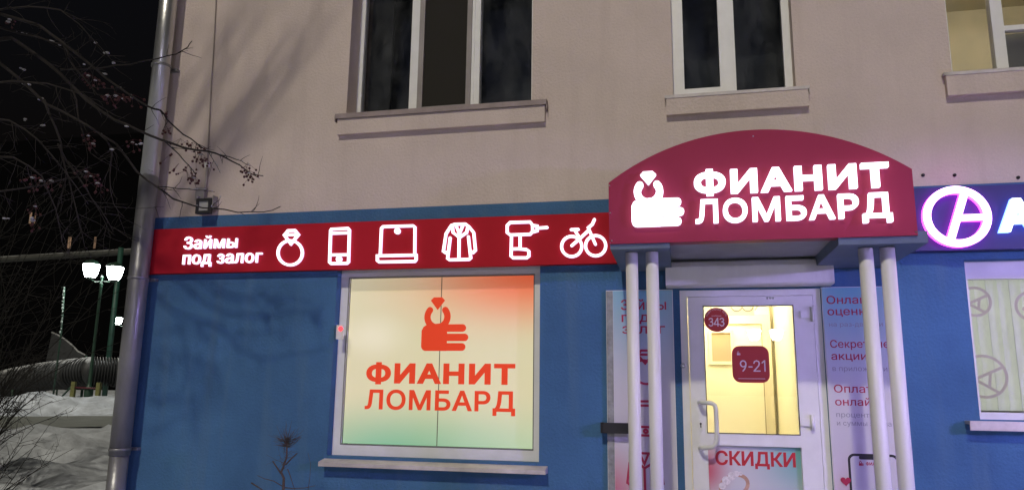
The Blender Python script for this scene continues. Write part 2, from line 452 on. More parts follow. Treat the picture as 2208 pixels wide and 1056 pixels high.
# window with three lights
x0, x1, z0, z1 = W1
wn = MB().frame(x0, x1, z0, z1, (.045, .045, .065, .07), YR, YR + .07)
ma, mb_ = at(881.8, 232, YR).x, at(899, 232, YR).x; mc, md = at(1015, 223, YR).x, at(1033, 222, YR).x
wn.box(ma, mb_, YR - .012, YR + .075, z0 + .065, z1 - .07); wn.box(mc, md, YR - .012, YR + .075, z0 + .065, z1 - .07)
wn.box(mc + .02, mc + .028, YR - .02, YR - .012, z0 + .07, z1 - .08)
W = tag(wn.build('window', m_white, B), 'three part white plastic window')
pane(x0 + .045, ma, z0 + .065, z1 - .07, YR + .03, W); pane(md, x1 - .045, z0 + .065, z1 - .07, YR + .03, W)
sc = MB().frame(mb_ + .002, mc - .002, z0 + .067, z1 - .072, (.05, .045, .035, .03), YR - .02, YR + .02)
tag(sc.build('sash', mat('grey_screen_frame', (.30, .27, .26), rough=.6, var=.2), W), 'brownish insect screen frame')
tag(MB().box(mb_ + .05, mc - .045, YR + .0, YR + .004, z0 + .10, z1 - .1).build('screen', mat('insect_screen', (.030, .028, .024), rough=.9, spec=.1), W), 'dark insect screen')
sl = MB().box(-2.985, -1.045, -.055, YR, z0 - .018, z0 - .004); sl.box(-2.985, -1.045, -.062, -.055, z0 - .05, z0 - .004)
sl.box(-2.987, -2.98, -.062, -.01, z0 - .075, z0 - .018); sl.box(-1.05, -1.043, -.062, -.01, z0 - .09, z0 - .018)
tag(sl.build('sill', m_brown, B), 'rusty brown sheet metal sill'); band(-2.965, -1.065, 3.835, z0 - .05, .045)
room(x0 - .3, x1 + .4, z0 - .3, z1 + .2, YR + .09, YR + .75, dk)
MB().box(x0 + .02, x0 + .25, YR + .2, YR + .24, z0, z1).build('curtain', m_curtain, B)
# window with two lights
x0, x1, z0, z1 = W2; YR2 = .13
wn = MB().frame(x0, x1, z0, z1, (.05, .06, .06, .06), YR2, YR2 + .07)
ga, gb = at(1565, 180, YR2).x, at(1588, 180, YR2).x
wn.box(ga, gb, YR2 - .004, YR2 + .072, z0 + .06, z1 - .06)
W = tag(wn.build('window', m_white, B), 'two part white plastic window')
sh = MB().frame(x0 + .05, ga, z0 + .06, z1 - .06, (.045, .045, .045, .045), YR2 - .02, YR2 + .05)
SA = sh.build('sash', m_white, W); pane(x0 + .095, ga - .045, z0 + .105, z1 - .105, YR2 + .02, W); pane(gb, x1 - .06, z0 + .06, z1 - .06, YR2 + .03, W)
sl = MB().box(-.065, 1.055, -.05, YR2, z0 - .018, z0 - .004); sl.box(-.065, 1.055, -.056, -.05, z0 - .03, z0 - .004); sl.box(1.05, 1.057, -.056, -.01, z0 - .06, z0 - .018)
tag(sl.build('sill', m_sill, B), 'thin white sill of the two part window'); band(-.055, 1.045, 3.82, z0 - .03, .05)
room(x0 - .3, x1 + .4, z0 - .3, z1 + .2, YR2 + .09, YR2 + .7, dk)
# lit window, right
x0, x1, z0, z1 = W3
wn = MB().frame(x0, x1, z0, z1, (.05, .05, .07, .06), YR2, YR2 + .07)
ga, gb = at(2146, 120, YR2).x, at(2172, 120, YR2).x
wn.box(ga, gb, YR2 - .004, YR2 + .072, z0 + .07, z1 - .06); wn.box(gb, x1 - .05, YR2, YR2 + .06, 4.40, 4.44)
W = tag(wn.build('window', m_white, B), 'white window of the lit first floor room'); pane(x0 + .05, ga, z0 + .07, z1 - .06, YR2 + .03, W); pane(gb, x1 - .05, z0 + .07, z1 - .06, YR2 + .03, W)
sl = MB().box(2.02, 3.95, -.05, YR2, z0 - .018, z0 - .004); sl.box(2.02, 3.95, -.056, -.05, z0 - .03, z0 - .004)
tag(sl.build('sill', m_sill, B), 'white sill of the lit window'); band(2.035, 3.94, 3.83, z0 - .03, .05)
room(x0 - .3, x1 + .4, z0 - .9, z1 + .4, YR2 + .09, 2.6, mat('lit_room_paint', (.52, .48, .37), rough=.8, var=.1))
cl = MB().lathe((3.1, 1.3, 5.66), [(.19, 0), (.19, .04), (.1, .10)], 20)
tag(cl.build('ceiling_lamp', emat('warm_lamp', (1, .90, .66), 32), B), 'round ceiling lamp in the lit room')
tag(MB().box(gb + .02, x1 - .06, YR2 + .12, YR2 + .14, z0 - .1, 4.42).build('curtain', mat('grey_net_curtain', (.30, .30, .28), rough=.9, var=.1), B), 'grey half curtain')

# ---- shop window
x0, x1, z0, z1 = WS; YS = .12
fx0, fx1 = at(745, 800, YS).x, at(1153, 800, YS).x; fz0, fz1 = 1.13, 2.555
wn = MB().frame(x0, x1, z0, z1, (fx0 - x0, x1 - fx1, fz0 - z0, z1 - fz1), YS - .03, YS + .05)
W = tag(wn.build('window', m_white, B), 'large white framed shop window')
MB().box(fx0, fx1, YS + .012, YS + .018, fz0, fz1).build('pane', m_glass, W)
bd = MB().frame(fx0, fx1, fz0, fz1, .008, YS - .033, YS - .028); bd.build('glazing_bead', mat('grey_gasket', (.22, .22, .21), rough=.7), W)
ss = MB()
k = len(ss.v); sx0, sx1 = at(686, 998, -.11).x, at(1176, 1015, -.11).x
for (y, z) in ((YS - .03, z0 - .004), (-.11, z0 - .045), (-.11, z0 - .075), (-.10, z0 - .078)):
    ss.v += [Vector((sx0, y, z)), Vector((sx1, y, z))]
for i in range(3): ss.face((k + 2 * i, k + 2 * i + 1, k + 2 * i + 3, k + 2 * i + 2))
for i in range(2):
    ss.v += [Vector(((sx0, sx1)[i], -.11, z0 - .075)), Vector(((sx0, sx1)[i], -.11, z0 - .04)), Vector(((sx0, sx1)[i], 0, z0 - .022)), Vector(((sx0, sx1)[i], 0, z0 - .075))]; k = len(ss.v) - 4; ss.face((k, k + 1, k + 2, k + 3))
tag(ss.build('sill', m_sill, B), 'white sloping sheet metal sill below the shop window')
MB().quad((x0, .4, z0), (x1, .4, z0), (x1, .4, z1), (x0, .4, z1)).build('backing_board', m_white, B)

film = printed('window_film', (.53, .49, .315), [((.60, .28, .15), .88, 1.0, .95, .48), ((.62, .075, .02), 1.08, 1.10, .82, .48), ((.36, .47, .31), .85, -.06, .9, .40), ((.15, .36, .23), .25, -.08, .85, .42), ((.60, .56, .40), .14, .64, .25, .18)], glow=.62, rough=.65)  # last blob paints a bright hot spot; glow stands in for backlight
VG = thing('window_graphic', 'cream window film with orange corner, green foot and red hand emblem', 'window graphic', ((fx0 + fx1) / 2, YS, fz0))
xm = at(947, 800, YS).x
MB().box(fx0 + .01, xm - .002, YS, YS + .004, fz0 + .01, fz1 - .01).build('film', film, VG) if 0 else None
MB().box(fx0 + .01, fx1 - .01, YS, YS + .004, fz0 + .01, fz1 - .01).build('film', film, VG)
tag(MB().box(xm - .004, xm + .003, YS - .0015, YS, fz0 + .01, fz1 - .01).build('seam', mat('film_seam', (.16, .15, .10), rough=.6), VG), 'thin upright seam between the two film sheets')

def emblem(cx, z0, k):
    """hand holding a ring: returns loops; width about 1.0 k, foot at z0"""
    def T(pts): return [Vector((cx + p[0] * k, z0 + p[1] * k)) for p in pts]
    L = []
    palm = [(p.x, p.y) for p in arc(-.40, .10, .10, 180, 270, 5)] + [(.05, 0), (.05, .54), (-.10, .56), (-.30, .54), (-.40, .525), (-.46, .49), (-.50, .41)]
    L.append(T(palm))
    for (a, b, c) in ((.003, .158, .445), (.198, .348, .50), (.388, .54, .45)):
        r = (b - a) / 2
        L.append(T([(.0, a), (c - r, a)] + [(p.x, p.y) for p in arc(c - r, (a + b) / 2, r, -75, 75, 8)] + [(c - r, b), (.0, b)]))
    for s_ in (-1, 1):                                             # the two arms of the ring
        mid = [(-.168 + s_ * p.x, p.y) for p in arc(0, .693, .215, -80, 40, 16)]
        L.append(stroke_loops(T(mid), .135 * k)[0])
        e = mid[-1]; L.append(T([(e[0] + p.x, e[1] + p.y) for p in arc(0, 0, .0675, 0, 360, 14)[:-1]]))
    L.append(T([(-.168, .835), (-.015, 1.03), (-.079, 1.095), (-.257, 1.095), (-.321, 1.03)]))
    for q in L:
        if larea(q) < 0: q.reverse()
    return L
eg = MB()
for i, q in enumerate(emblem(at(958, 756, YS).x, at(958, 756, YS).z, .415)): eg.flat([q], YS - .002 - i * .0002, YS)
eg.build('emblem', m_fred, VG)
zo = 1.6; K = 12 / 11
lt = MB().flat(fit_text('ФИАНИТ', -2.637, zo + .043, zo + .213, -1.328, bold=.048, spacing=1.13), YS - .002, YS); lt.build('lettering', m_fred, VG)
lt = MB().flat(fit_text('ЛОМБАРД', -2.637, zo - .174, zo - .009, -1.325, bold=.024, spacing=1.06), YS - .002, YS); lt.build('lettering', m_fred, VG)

# ---- alarm siren on the left reveal
p = at(737, 716, -.0)
AS = thing('alarm_siren', 'small white alarm siren with a glowing red light beside the shop window', 'alarm siren', (p.x - .01, 0, p.z - .09))
b = MB().box(p.x - .035, p.x + .022, .0, -.035, p.z - .06, p.z + .06); b.build('body', m_white, AS)
b = MB().ball((p.x + .004, -.034, p.z + .028), .021, 0, 10); b.build('beacon', emat('red_alarm_lamp', (1, .05, .06), 2.2), AS)

# ---- door
YD = .03
DR = tag(MB().frame(WD[0], WD[1], WD[2], WD[3], (.055, .055, .03, .05), YD - .02, YD + .07).build('door', m_white, B), 'white plastic shop door')
lx0, lx1, lz0, lz1 = WD[0] + .06, WD[1] - .06, WD[2] + .035, WD[3] - .055
gx0, gx1, gz0, gz1 = .175, .842, 1.302, 2.258
gx0, gx1 = at(1520, 800, YD).x, at(1717, 800, YD).x; gz0 = at(1620, 935, YD).z; gz1 = at(1620, 659, YD).z
lf = MB(); lf.box(lx0, gx0, YD - .035, YD + .05, lz0, lz1); lf.box(gx1, lx1, YD - .035, YD + .05, lz0, lz1)
lf.box(gx0, gx1, YD - .035, YD + .05, gz1, lz1); lf.box(gx0, gx1, YD - .035, YD + .05, gz0 - .085, gz0); lf.box(gx0, gx1, YD - .035, YD + .05, lz0, lz0 + .12)
lf.box(gx0, gx1, YD + .0, YD + .03, lz0 + .12, gz0 - .085)
lf.build('leaf', m_white, DR)
MB().box(gx0, gx1, YD, YD + .006, gz0, gz1).build('pane', m_glass, DR)
MB().frame(gx0, gx1, gz0, gz1, .006, YD - .038, YD - .033).build('seal', m_black, DR)
hp = [at(1508, 867, YD - .035), at(1514, 867, -.09), at(1534, 868, -.10), at(1541, 873, -.10), at(1544, 884, -.10), at(1545, 915, -.10), at(1546, 945, -.10), at(1543, 957, -.10), at(1536, 963, -.10), at(1516, 965, -.09), at(1510, 966, YD - .035)]
h = MB().tube(hp, .0165, 12); h.lathe(hp[0], [(.028, -.004), (.028, .0)], 14, axis='y'); h.lathe(hp[-1], [(.028, -.004), (.028, .0)], 14, axis='y')
h.build('handle', m_white, DR)
e = at(1511, 915, YD - .036); lk = MB().flat([rrect(e.x - .018, e.x + .018, e.z - .042, e.z + .042, .017)], e.y - .006, e.y + .001)
lk.build('lock', m_white, DR); tag(MB().flat([circle(e.x, e.z + .008, .008, 10), [Vector((e.x - .004, e.z - .02)), Vector((e.x + .004, e.z - .02)), Vector((e.x + .004, e.z + .004)), Vector((e.x - .004, e.z + .004))]], e.y - .008, e.y - .005).build('keyhole', m_black, DR))
for (py, zz) in ((677, 0), (910, 0), (1180, 0)):
    q = at(1752, py, YD - .05); hb = MB().tube([q + Vector((0, 0, -.055)), q + Vector((0, 0, .055))], .016, 10)
    hb.box(q.x - .085, q.x - .012, q.y - .002, q.y + .018, q.z - .026, q.z + .026); hb.build('hinge', m_white, DR)
q = at(1473, 788, -.0); MB().lathe((q.x, YD - .02, q.z), [(.02, 0), (.018, -.02), (.008, -.028)][::-1], 12, axis='y').build('latch_stop', m_steel, DR)
dc = MB()
for xx in (1655, 1661, 1667):
    q = at(xx, 642, YD - .036); dc.lathe((q.x, q.y, q.z), [(.004, -.004), (.009, 0)], 8, axis='y')
dc.build('screw', m_steel, DR)
# hall behind the door
m_hall = mat('warm_hall_paint', (.82, .76, .55), rough=.75, var=.05, vscale=2)
YH = 1.9
hx1 = at(1669, 800, YH).x
room(-.6, hx1 + .02, .35, 2.75, .4, YH, m_hall, 'hall')
idr = MB(); a, c = at(1500, 699, YH).x, at(1639, 699, YH).x; zt = at(1600, 699, YH).z
idr.box(a, c, YH - .05, YH - .01, .35, zt); D2 = idr.build('inner_door', mat('cream_door', (.82, .75, .54), rough=.5), B)
MB().frame(a - .06, c + .09, .35, zt + .09, (.06, .09, .001, .09), YH - .07, YH - .012).build('door_frame', mat('cream_trim', (.68, .60, .42), rough=.5), D2)
pa, pb, pc, pd = at(1527, 711, YH - .06), at(1581, 711, YH - .06), at(1527, 785, YH - .06), at(1581, 785, YH - .06)
MB().frame(pa.x, pb.x, pc.z, pa.z, .03, YH - .075, YH - .048).build('glazing_frame', mat('cream_trim', (.68, .60, .42)), D2)
MB().box(pa.x + .03, pb.x - .03, YH - .06, YH - .055, pc.z + .03, pa.z - .03).build('pane', mat('tan_frosted_glass', (.42, .29, .15), rough=.3), D2)
hr = MB().quad((hx1 + .015, .42, .36), (hx1 + .015, YH, .36), (hx1 + .015, YH, 2.7), (hx1 + .015, .42, 2.7)); hr.build('hall_side_wall', mat('pale_hall_paint', (.80, .74, .52), rough=.6), B)
lb = MB()
lb.box(-.4, hx1 - .25, .95, .97, at(1600, 679, .95).z, 2.74); BK = lb.build('bulkhead', m_hall, B)
m_line = mat('thin_brown_line', (.30, .24, .14), rough=.6)
for px in (1588, 1612):
    q = at(px, 659, .95); MB().flat(stroke_loops(circle(q.x, q.z, .048, 20), .008, True), .948, .95).build('icon_outline', m_line, B)
for a1, b1 in (((1628, 668), (1640, 650)), ((1622, 652), (1634, 660)), ((1533, 668), (1533, 650)), ((1533, 668), (1550, 667))):
    u, v_ = at(*a1, .95), at(*b1, .95); MB().stroke([(u.x, u.z), (v_.x, v_.z)], .008, .948, .95).build('icon_outline', m_line, B)  # outline icons drawn as thin lines on the bulkhead
q = at(1667, 800, YH - .02); MB().box(q.x - .006, q.x + .002, YH - .03, YH - .011, .36, 2.7).build('corner_line', m_line, B)
MB().box(c - .002, c + .006, YH - .073, YH - .0715, .36, zt).build('door_gap', m_line, D2)
cl = MB().box(.05, hx1 - .25, 1.05, 1.65, 2.70, 2.73); tag(cl.build('ceiling_lamp', emat('hall_lamp', (1, .94, .72), 18), B), 'flat ceiling lamp of the entrance hall')
cl = MB().box(.1, hx1 - .3, .45, .75, 2.70, 2.73); tag(cl.build('ceiling_lamp', emat('hall_lamp', (1, .94, .72), 18), B), 'ceiling lamp just inside the door')

# ---- neighbouring shop window
x0, x1, z0, z1 = WA; YA = .12
wn = MB().frame(x0, x1, z0, z1, (.045, .05, .05, .13), YA - .02, YA + .05); wn.box(3.2, 3.26, YA - .02, YA + .05, z0 + .05, z1 - .13)
W = tag(wn.build('window', m_white, B), 'white framed window with blinds behind it'); pane(x0 + .045, x1 - .05, z0 + .05, z1 - .13, YA + .02, W)
sl = MB().box(x0 - .10, x1 + .1, -.09, YA - .02, z0 - .03, z0 - .008); sl.box(x0 - .10, x1 + .1, -.098, -.09, z0 - .07, z0 - .008); tag(sl.build('sill', m_sill, B), 'white sill below the blinds window')
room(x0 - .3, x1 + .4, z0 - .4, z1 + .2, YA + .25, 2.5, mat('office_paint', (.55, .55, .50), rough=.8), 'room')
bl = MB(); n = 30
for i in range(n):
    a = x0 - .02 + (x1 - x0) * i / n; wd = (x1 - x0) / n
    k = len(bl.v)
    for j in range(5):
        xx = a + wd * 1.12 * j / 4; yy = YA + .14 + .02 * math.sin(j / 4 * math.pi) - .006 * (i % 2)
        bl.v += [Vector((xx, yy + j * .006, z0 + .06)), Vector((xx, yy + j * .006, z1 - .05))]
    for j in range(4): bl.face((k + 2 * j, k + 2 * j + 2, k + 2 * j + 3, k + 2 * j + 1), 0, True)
BL = bl.build('vertical_blind', mat('cream_blind_fabric', (.64, .66, .58), rough=.8, emit=(.66, .70, .60), estr=.30, var=.08, vscale=4), at0=((x0 + x1) / 2, YA + .14, z0))  # light is put into the fabric by emission; no lamp behind
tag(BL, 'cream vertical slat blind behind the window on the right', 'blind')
m_dec = mat('glowing_mauve_print', (.56, .50, .50), rough=.6, emit=(.56, .47, .47), estr=.24)  # emission put in so the unlit print stays pale
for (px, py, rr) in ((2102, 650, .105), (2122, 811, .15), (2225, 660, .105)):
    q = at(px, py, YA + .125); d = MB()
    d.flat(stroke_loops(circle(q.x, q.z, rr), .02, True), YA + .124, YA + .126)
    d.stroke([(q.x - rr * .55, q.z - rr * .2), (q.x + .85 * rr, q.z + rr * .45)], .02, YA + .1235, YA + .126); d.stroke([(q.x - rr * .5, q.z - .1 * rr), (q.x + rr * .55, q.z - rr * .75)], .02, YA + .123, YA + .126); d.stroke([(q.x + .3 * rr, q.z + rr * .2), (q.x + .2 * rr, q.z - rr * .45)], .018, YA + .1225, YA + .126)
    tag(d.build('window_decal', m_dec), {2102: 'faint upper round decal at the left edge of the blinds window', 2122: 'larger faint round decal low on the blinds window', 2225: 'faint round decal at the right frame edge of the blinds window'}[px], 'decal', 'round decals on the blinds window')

# ================================================================== SIGNS
LW = (.97, .88, 1.0)
m_let = emat('lit_letter_face', (.93, .86, 1.0), 2.6); m_lets = emat('lit_letter_edge', (.80, .80, 1.0), 1.7)
m_ic = emat('lit_icon_face', LW, 1.7); m_ics = emat('lit_icon_edge', (.80, .62, 1.0), 1.3)
# --- red strip with loan icons
YP, YF = -.065, -.085
sxa, sxb = -4.79, -.462; sza, szb = at(800, 579, YP).z, at(800, 477, YP).z
ST = thing('strip_sign', 'long red strip sign with glowing loan words and six white outline icons', 'sign', ((sxa + sxb) / 2, 0, sza))
MB().box(sxa, sxb, YP, -.002, sza, szb).build('panel', m_red, ST)
z3 = lambda x, y: (lambda q: (q.x, q.z))(at(320 + x / 4.4, 440 + y / 4.4, YF))
z4 = lambda x, y: (lambda q: (q.x, q.z))(at(780 + x / 3.943, 440 + y / 3.943, YF))
MB().flat(fit_text('Займы', -4.392, zo + 1.219, zo + 1.333, -3.852, bold=.010, spacing=1.04), YF, YP, 0, 1).build('lettering', [m_ic, m_ics], ST)
for wd_ in words(fit_text('под залог', -4.389, zo + 1.079, zo + 1.196, -3.595, bold=.010, spacing=1.04)): MB().flat(wd_, YF, YP, 0, 1).build('lettering', [m_ic, m_ics], ST)
SW = .0225
def icon(name, strokes, lab, par=ST, mats=None, yf=None, yb=None, tr=None, sw=None, cap=True):
    b = MB(); yf = YF if yf is None else yf; yb = YP if yb is None else yb
    for i, (pts, closed) in enumerate(strokes):
        P = [tr(p) if tr else p for p in pts]
        b.stroke(P, sw or SW, yf - i * .0004, yb, 0, 1 if mats is None else 0, closed, cap)
    return tag(b.build(name, mats or [m_ic, m_ics], par), lab)
def circ3(f, cx, cy, rx, n=28): return [f(cx + rx * math.cos(2 * math.pi * i / n), cy + rx * math.sin(2 * math.pi * i / n)) for i in range(n)]
def poly(f, *pts): return [f(*p) for p in pts]
ICONS = {
 'ring_icon': ([(circ3(z3, 1341, 460, 116), 1), (poly(z3, (1322, 250), (1388, 248), (1420, 288), (1348, 375), (1286, 292)), 1), (poly(z3, (1290, 290), (1418, 287)), 0)], 'white outline of a diamond ring'),
 'phone_icon': ([(poly(z3, (1733, 237), (1890, 228), (1904, 245), (1895, 545), (1880, 560), (1730, 562), (1715, 548), (1725, 250)), 1), (poly(z3, (1730, 276), (1900, 270)), 0), (poly(z3, (1722, 480), (1896, 478)), 0), (circ3(z3, 1806, 520, 16, 14), 1)], 'white outline of a mobile phone'),
 'laptop_icon': ([(poly(z4, (155, 425), (165, 205), (180, 190), (435, 183), (450, 195), (448, 430)), 0), (poly(z4, (130, 438), (460, 432), (460, 470), (448, 485), (145, 490), (130, 478)), 1), (circ3(z4, 301, 228, 15, 14), 1)], 'white outline of a laptop'),
 'coat_icon': ([(poly(z4, (735, 400), (715, 415), (692, 400), (715, 250), (760, 180), (790, 170), (880, 168), (910, 190), (950, 240), (965, 390), (945, 410), (920, 395)), 0), (poly(z4, (750, 285), (728, 460), (745, 472), (910, 468), (925, 455), (905, 275)), 0), (poly(z4, (770, 190), (775, 240), (828, 282), (890, 240), (900, 190)), 0), (poly(z4, (800, 180), (828, 250), (858, 180)), 0), (poly(z4, (826, 285), (824, 465)), 0)], 'white outline of a coat'),
 'drill_icon': ([(poly(z4, (1260, 155), (1430, 150), (1450, 175), (1452, 230), (1430, 255), (1260, 260), (1235, 240), (1235, 180)), 1), (poly(z4, (1455, 180), (1490, 185), (1490, 225), (1455, 235)), 0), (poly(z4, (1490, 203), (1575, 197)), 0), (poly(z4, (1272, 265), (1268, 440), (1285, 455), (1400, 455), (1420, 440), (1420, 400), (1400, 385), (1345, 380), (1345, 262)), 0), (poly(z4, (1270, 380), (1345, 378)), 0)], 'white outline of a power drill'),
 'bicycle_icon': ([(circ3(z4, 1784, 358, 86), 1), (circ3(z4, 1988, 352, 86), 1), (poly(z4, (1784, 352), (1855, 290), (1925, 225)), 0), (poly(z4, (1812, 225), (1856, 290)), 0), (poly(z4, (1780, 216), (1840, 214)), 0), (poly(z4, (1986, 340), (1925, 200), (1960, 170), (1978, 130)), 0)], 'white outline of a bicycle'),
}
for k_, (s_, lab) in ICONS.items(): icon(k_, s_, lab)

DIG = {'3': [[(.0, .86), (.18, .985), (.42, .96), (.52, .78), (.40, .58), (.20, .54)], [(.20, .54), (.46, .48), (.56, .28), (.42, .06), (.18, .01), (-.02, .14)]],
 '4': [[(.50, 0), (.50, 1), (.46, 1), (-.02, .28), (-.02, .22), (.66, .22)]],
 '9': [[(.29 + .28 * math.cos(R(t)), .70 + .29 * math.sin(R(t))) for t in range(0, 360, 24)], [(.57, .70), (.54, .45), (.42, .2), (.24, .0)]],
 '2': [[(.0, .76), (.08, .92), (.28, 1.0), (.48, .93), (.56, .74), (.48, .52), (.0, .02), (.0, .0), (.60, .0)]],
 '1': [[(.02, .80), (.26, 1), (.28, 1), (.28, 0)]], '-': [[(.06, .40), (.38, .40)]]}
ADV = {'3': .78, '4': .84, '9': .80, '2': .82, '1': .5, '-': .58}
def digits(s_, x0, x1, z0_, z1_, wd, y, yb, b):
    tot = sum(ADV[c] for c in s_) - .2; k = (x1 - x0) / tot; x = 0; h_ = z1_ - z0_
    for c in s_:
        for n_, P in enumerate(DIG[c]): b.stroke([(x0 + (x + px) * k, z0_ + pz * h_) for px, pz in P], wd, y - .0002 * n_, yb, 0, 0, c == '9' and n_ == 0)
        x += ADV[c]
    return b

# --- arched sign on the canopy
YC = -1.0; cx0, cx1, ctr = -.447, 1.461, .507
zb, zs, zp = zo + .976, zo + 1.402, zo + 1.722
m_ared = mat('red_glow_tinted_panel', (.32, .030, .068), rough=.7, var=.06, vscale=3, spec=.2)  # the letters' whitish glow is mixed into this red
hw = (cx1 - cx0) / 2; rise = zp - zs; rad = (hw * hw + rise * rise) / (2 * rise); a = math.degrees(math.asin(hw / rad))
AR = thing('arched_sign', 'red arched canopy sign with glowing white hand emblem and shop name', 'sign', (ctr, YC, zb))
top = arc(ctr, zp - rad, rad, 90 - a, 90 + a, 40)
MB().flat([[Vector((cx0, zb)), Vector((cx1, zb))] + top], YC, YC + .012).build('panel', m_ared, AR)
rim = MB()
for (ax, az), (bx, bz) in zip([(cx0, zb), (cx1, zb)] + [tuple(p) for p in top], [(cx1, zb)] + [tuple(p) for p in top] + [(cx0, zb)]):
    rim.quad((ax, YC + .013, az), (bx, YC + .013, bz), (bx, YC + .10, bz), (ax, YC + .10, az))
rim.build('rim', mat('dark_red_rim', (.25, .015, .025), rough=.5), AR)
LYF = YC - .04
eg = MB()
for i, q in enumerate(emblem(-.120, zo + 1.083, .343)): eg.flat([q], LYF - i * .0003, YC, 0, 1)
eg.build('emblem', [m_let, m_lets], AR)
MB().flat(fit_text('ФИАНИТ', .121, zo + 1.286, zo + 1.446, 1.318, bold=.042, spacing=1.13), LYF, YC, 0, 1).build('lettering', [m_let, m_lets], AR)
MB().flat(fit_text('ЛОМБАРД', .123, zo + 1.092, zo + 1.250, 1.318, bold=.021, spacing=1.08), LYF, YC, 0, 1).build('lettering', [m_let, m_lets], AR)
for px, py in ((1314, 400), (1316, 459), (1319, 519), (1624, 294), (1975, 500)):
    q = at(px, py, YC); MB().lathe((q.x, YC, q.z), [(.002, -.004), (.006, 0)], 8, axis='y').build('rivet', m_steel, AR)
# --- canopy
CP = thing('canopy', 'entrance canopy with a curved roof on four white round posts', 'canopy', (ctr, -.5, 0))
m_under = mat('weathered_grey_sheet', (.30, .31, .33), rough=.6, var=.2, vscale=4)
rf = MB()
for (p, q) in zip(top[:-1], top[1:]):
    rf.quad((p.x, YC + .10, p.y - .012), (q.x, YC + .10, q.y - .012), (q.x, -.004, q.y - .012), (p.x, -.004, p.y - .012))
    rf.quad((p.x, YC + .10, p.y - .03), (p.x, -.004, p.y - .03), (q.x, -.004, q.y - .03), (q.x, YC + .10, q.y - .03))
rf.build('roof', m_under, CP)
m_beam = mat('dark_blue_beam', (.11, .15, .21), rough=.6, var=.2)
MB().box(cx0 + .005, cx0 + .40, YC + .016, -.01, zb - .035, zb + .03).build('beam', m_beam, CP)
MB().box(cx1 - .46, cx1 + .06, YC + .016, -.01, zb - .045, zb + .03).build('beam', m_beam, CP)
MB().box(cx0 + .40, cx1 - .46, YC + .02, -.01, zb + .03, zb + .05).build('soffit', m_under, CP)
m_post = mat('white_painted_post', (.76, .75, .74), rough=.42, var=.08, vscale=5, stretch=(3, 3, .4), bump=.06, bscale=25)
for (xx, rr) in ((-.307, .0415), (-.170, .0425), (1.187, .0445), (1.316, .0455)):
    b = MB().tube([(xx, -.85, .34), (xx, -.85, 1.2), (xx, -.85, zb - .05 + (.012 if xx < 0 else .0))], rr, 28); b.build('post', m_post, CP)
b = MB().box(-.60, -.315, -.10, -.085, at(1340, 934, -.1).z, at(1340, 911, -.1).z); b.box(-.61, -.595, -.10, 0, at(1340, 934, -.1).z, at(1340, 911, -.1).z)
tag(b.build('bracket', m_black, CP), 'flat black steel tie between wall and posts')
# porch slab
pc = MB().box(-.75, 1.75, -1.25, -.0, 0, .345); pc.box(-.6, 1.6, -1.6, -1.25, 0, .17)
tag(pc.build('concrete_porch', mat('porch_concrete', (.30, .30, .30), rough=.9, var=.2), at0=(.5, -.6, 0)), 'low grey concrete porch step below the shop door', 'porch')

# --- neighbour's sign
YN = -.10
nz0, nz1 = at(2100, 538, YN).z, at(2100, 401, YN).z; nxa = 1.60
NS = thing('neighbour_sign', 'dark indigo strip sign with a glowing magenta ring emblem and a white letter', 'sign', (3.4, 0, nz0))
MB().box(nxa, 5.6, YN, -.002, nz0, nz1).build('panel', mat('indigo_panel', (.032, .027, .14), rough=.5), NS)
NYF = YN - .045
m_nf = emat('magenta_neon_face', (.80, .42, 1.0), 6); m_ns = emat('magenta_neon_edge', (.95, .07, .95), 4.0)
q = at(2064, 466, NYF); r_ = at(2130, 466, NYF).x - q.x
rg = MB().flat(stroke_loops(circle(q.x, q.z, r_, 48), .052, True), NYF, YN, 0, 1)
rg.stroke([(q.x + r_ * .32, q.z + r_ * .86), (q.x - r_ * .28, q.z - r_ * .86)], .05, NYF - .0005, YN, 0, 1, caps=False)
rg.stroke([(q.x + .02 * r_, q.z - .06 * r_), (q.x + r_ * .9, q.z - .06 * r_)], .045, NYF - .001, YN, 0, 1, caps=False)
rg.build('ring_emblem', [m_nf, m_ns], NS)
m_bf = emat('cool_letter_face', (.80, .88, 1.0), 3.5); m_bs = emat('cool_letter_edge', (.15, .28, 1.0), 4)
l0 = at(2156, 500, NYF); l1 = at(2170, 428, NYF)
MB().flat(fit_text('А', l0.x, l0.z, l1.z, bold=.055, sx=1.12), NYF, YN, 0, 1).build('lettering', [m_bf, m_bs], NS)
for i, (px, py) in enumerate(((1990, 378), (2058, 378), (2195, 383))):
    q = at(px, py, 0); b = MB().lathe((q.x, -.0, q.z), [(.006, -.018), (.012, -.012), (.014, 0)], 8, axis='y')
    tag(b.build('anchor_bolt', m_black), ['dark bolt in the wall just right of the arched sign', 'dark bolt in the wall above the magenta ring emblem', 'dark bolt in the wall above the white letter'][i], 'bolt', 'bolts above the indigo sign')

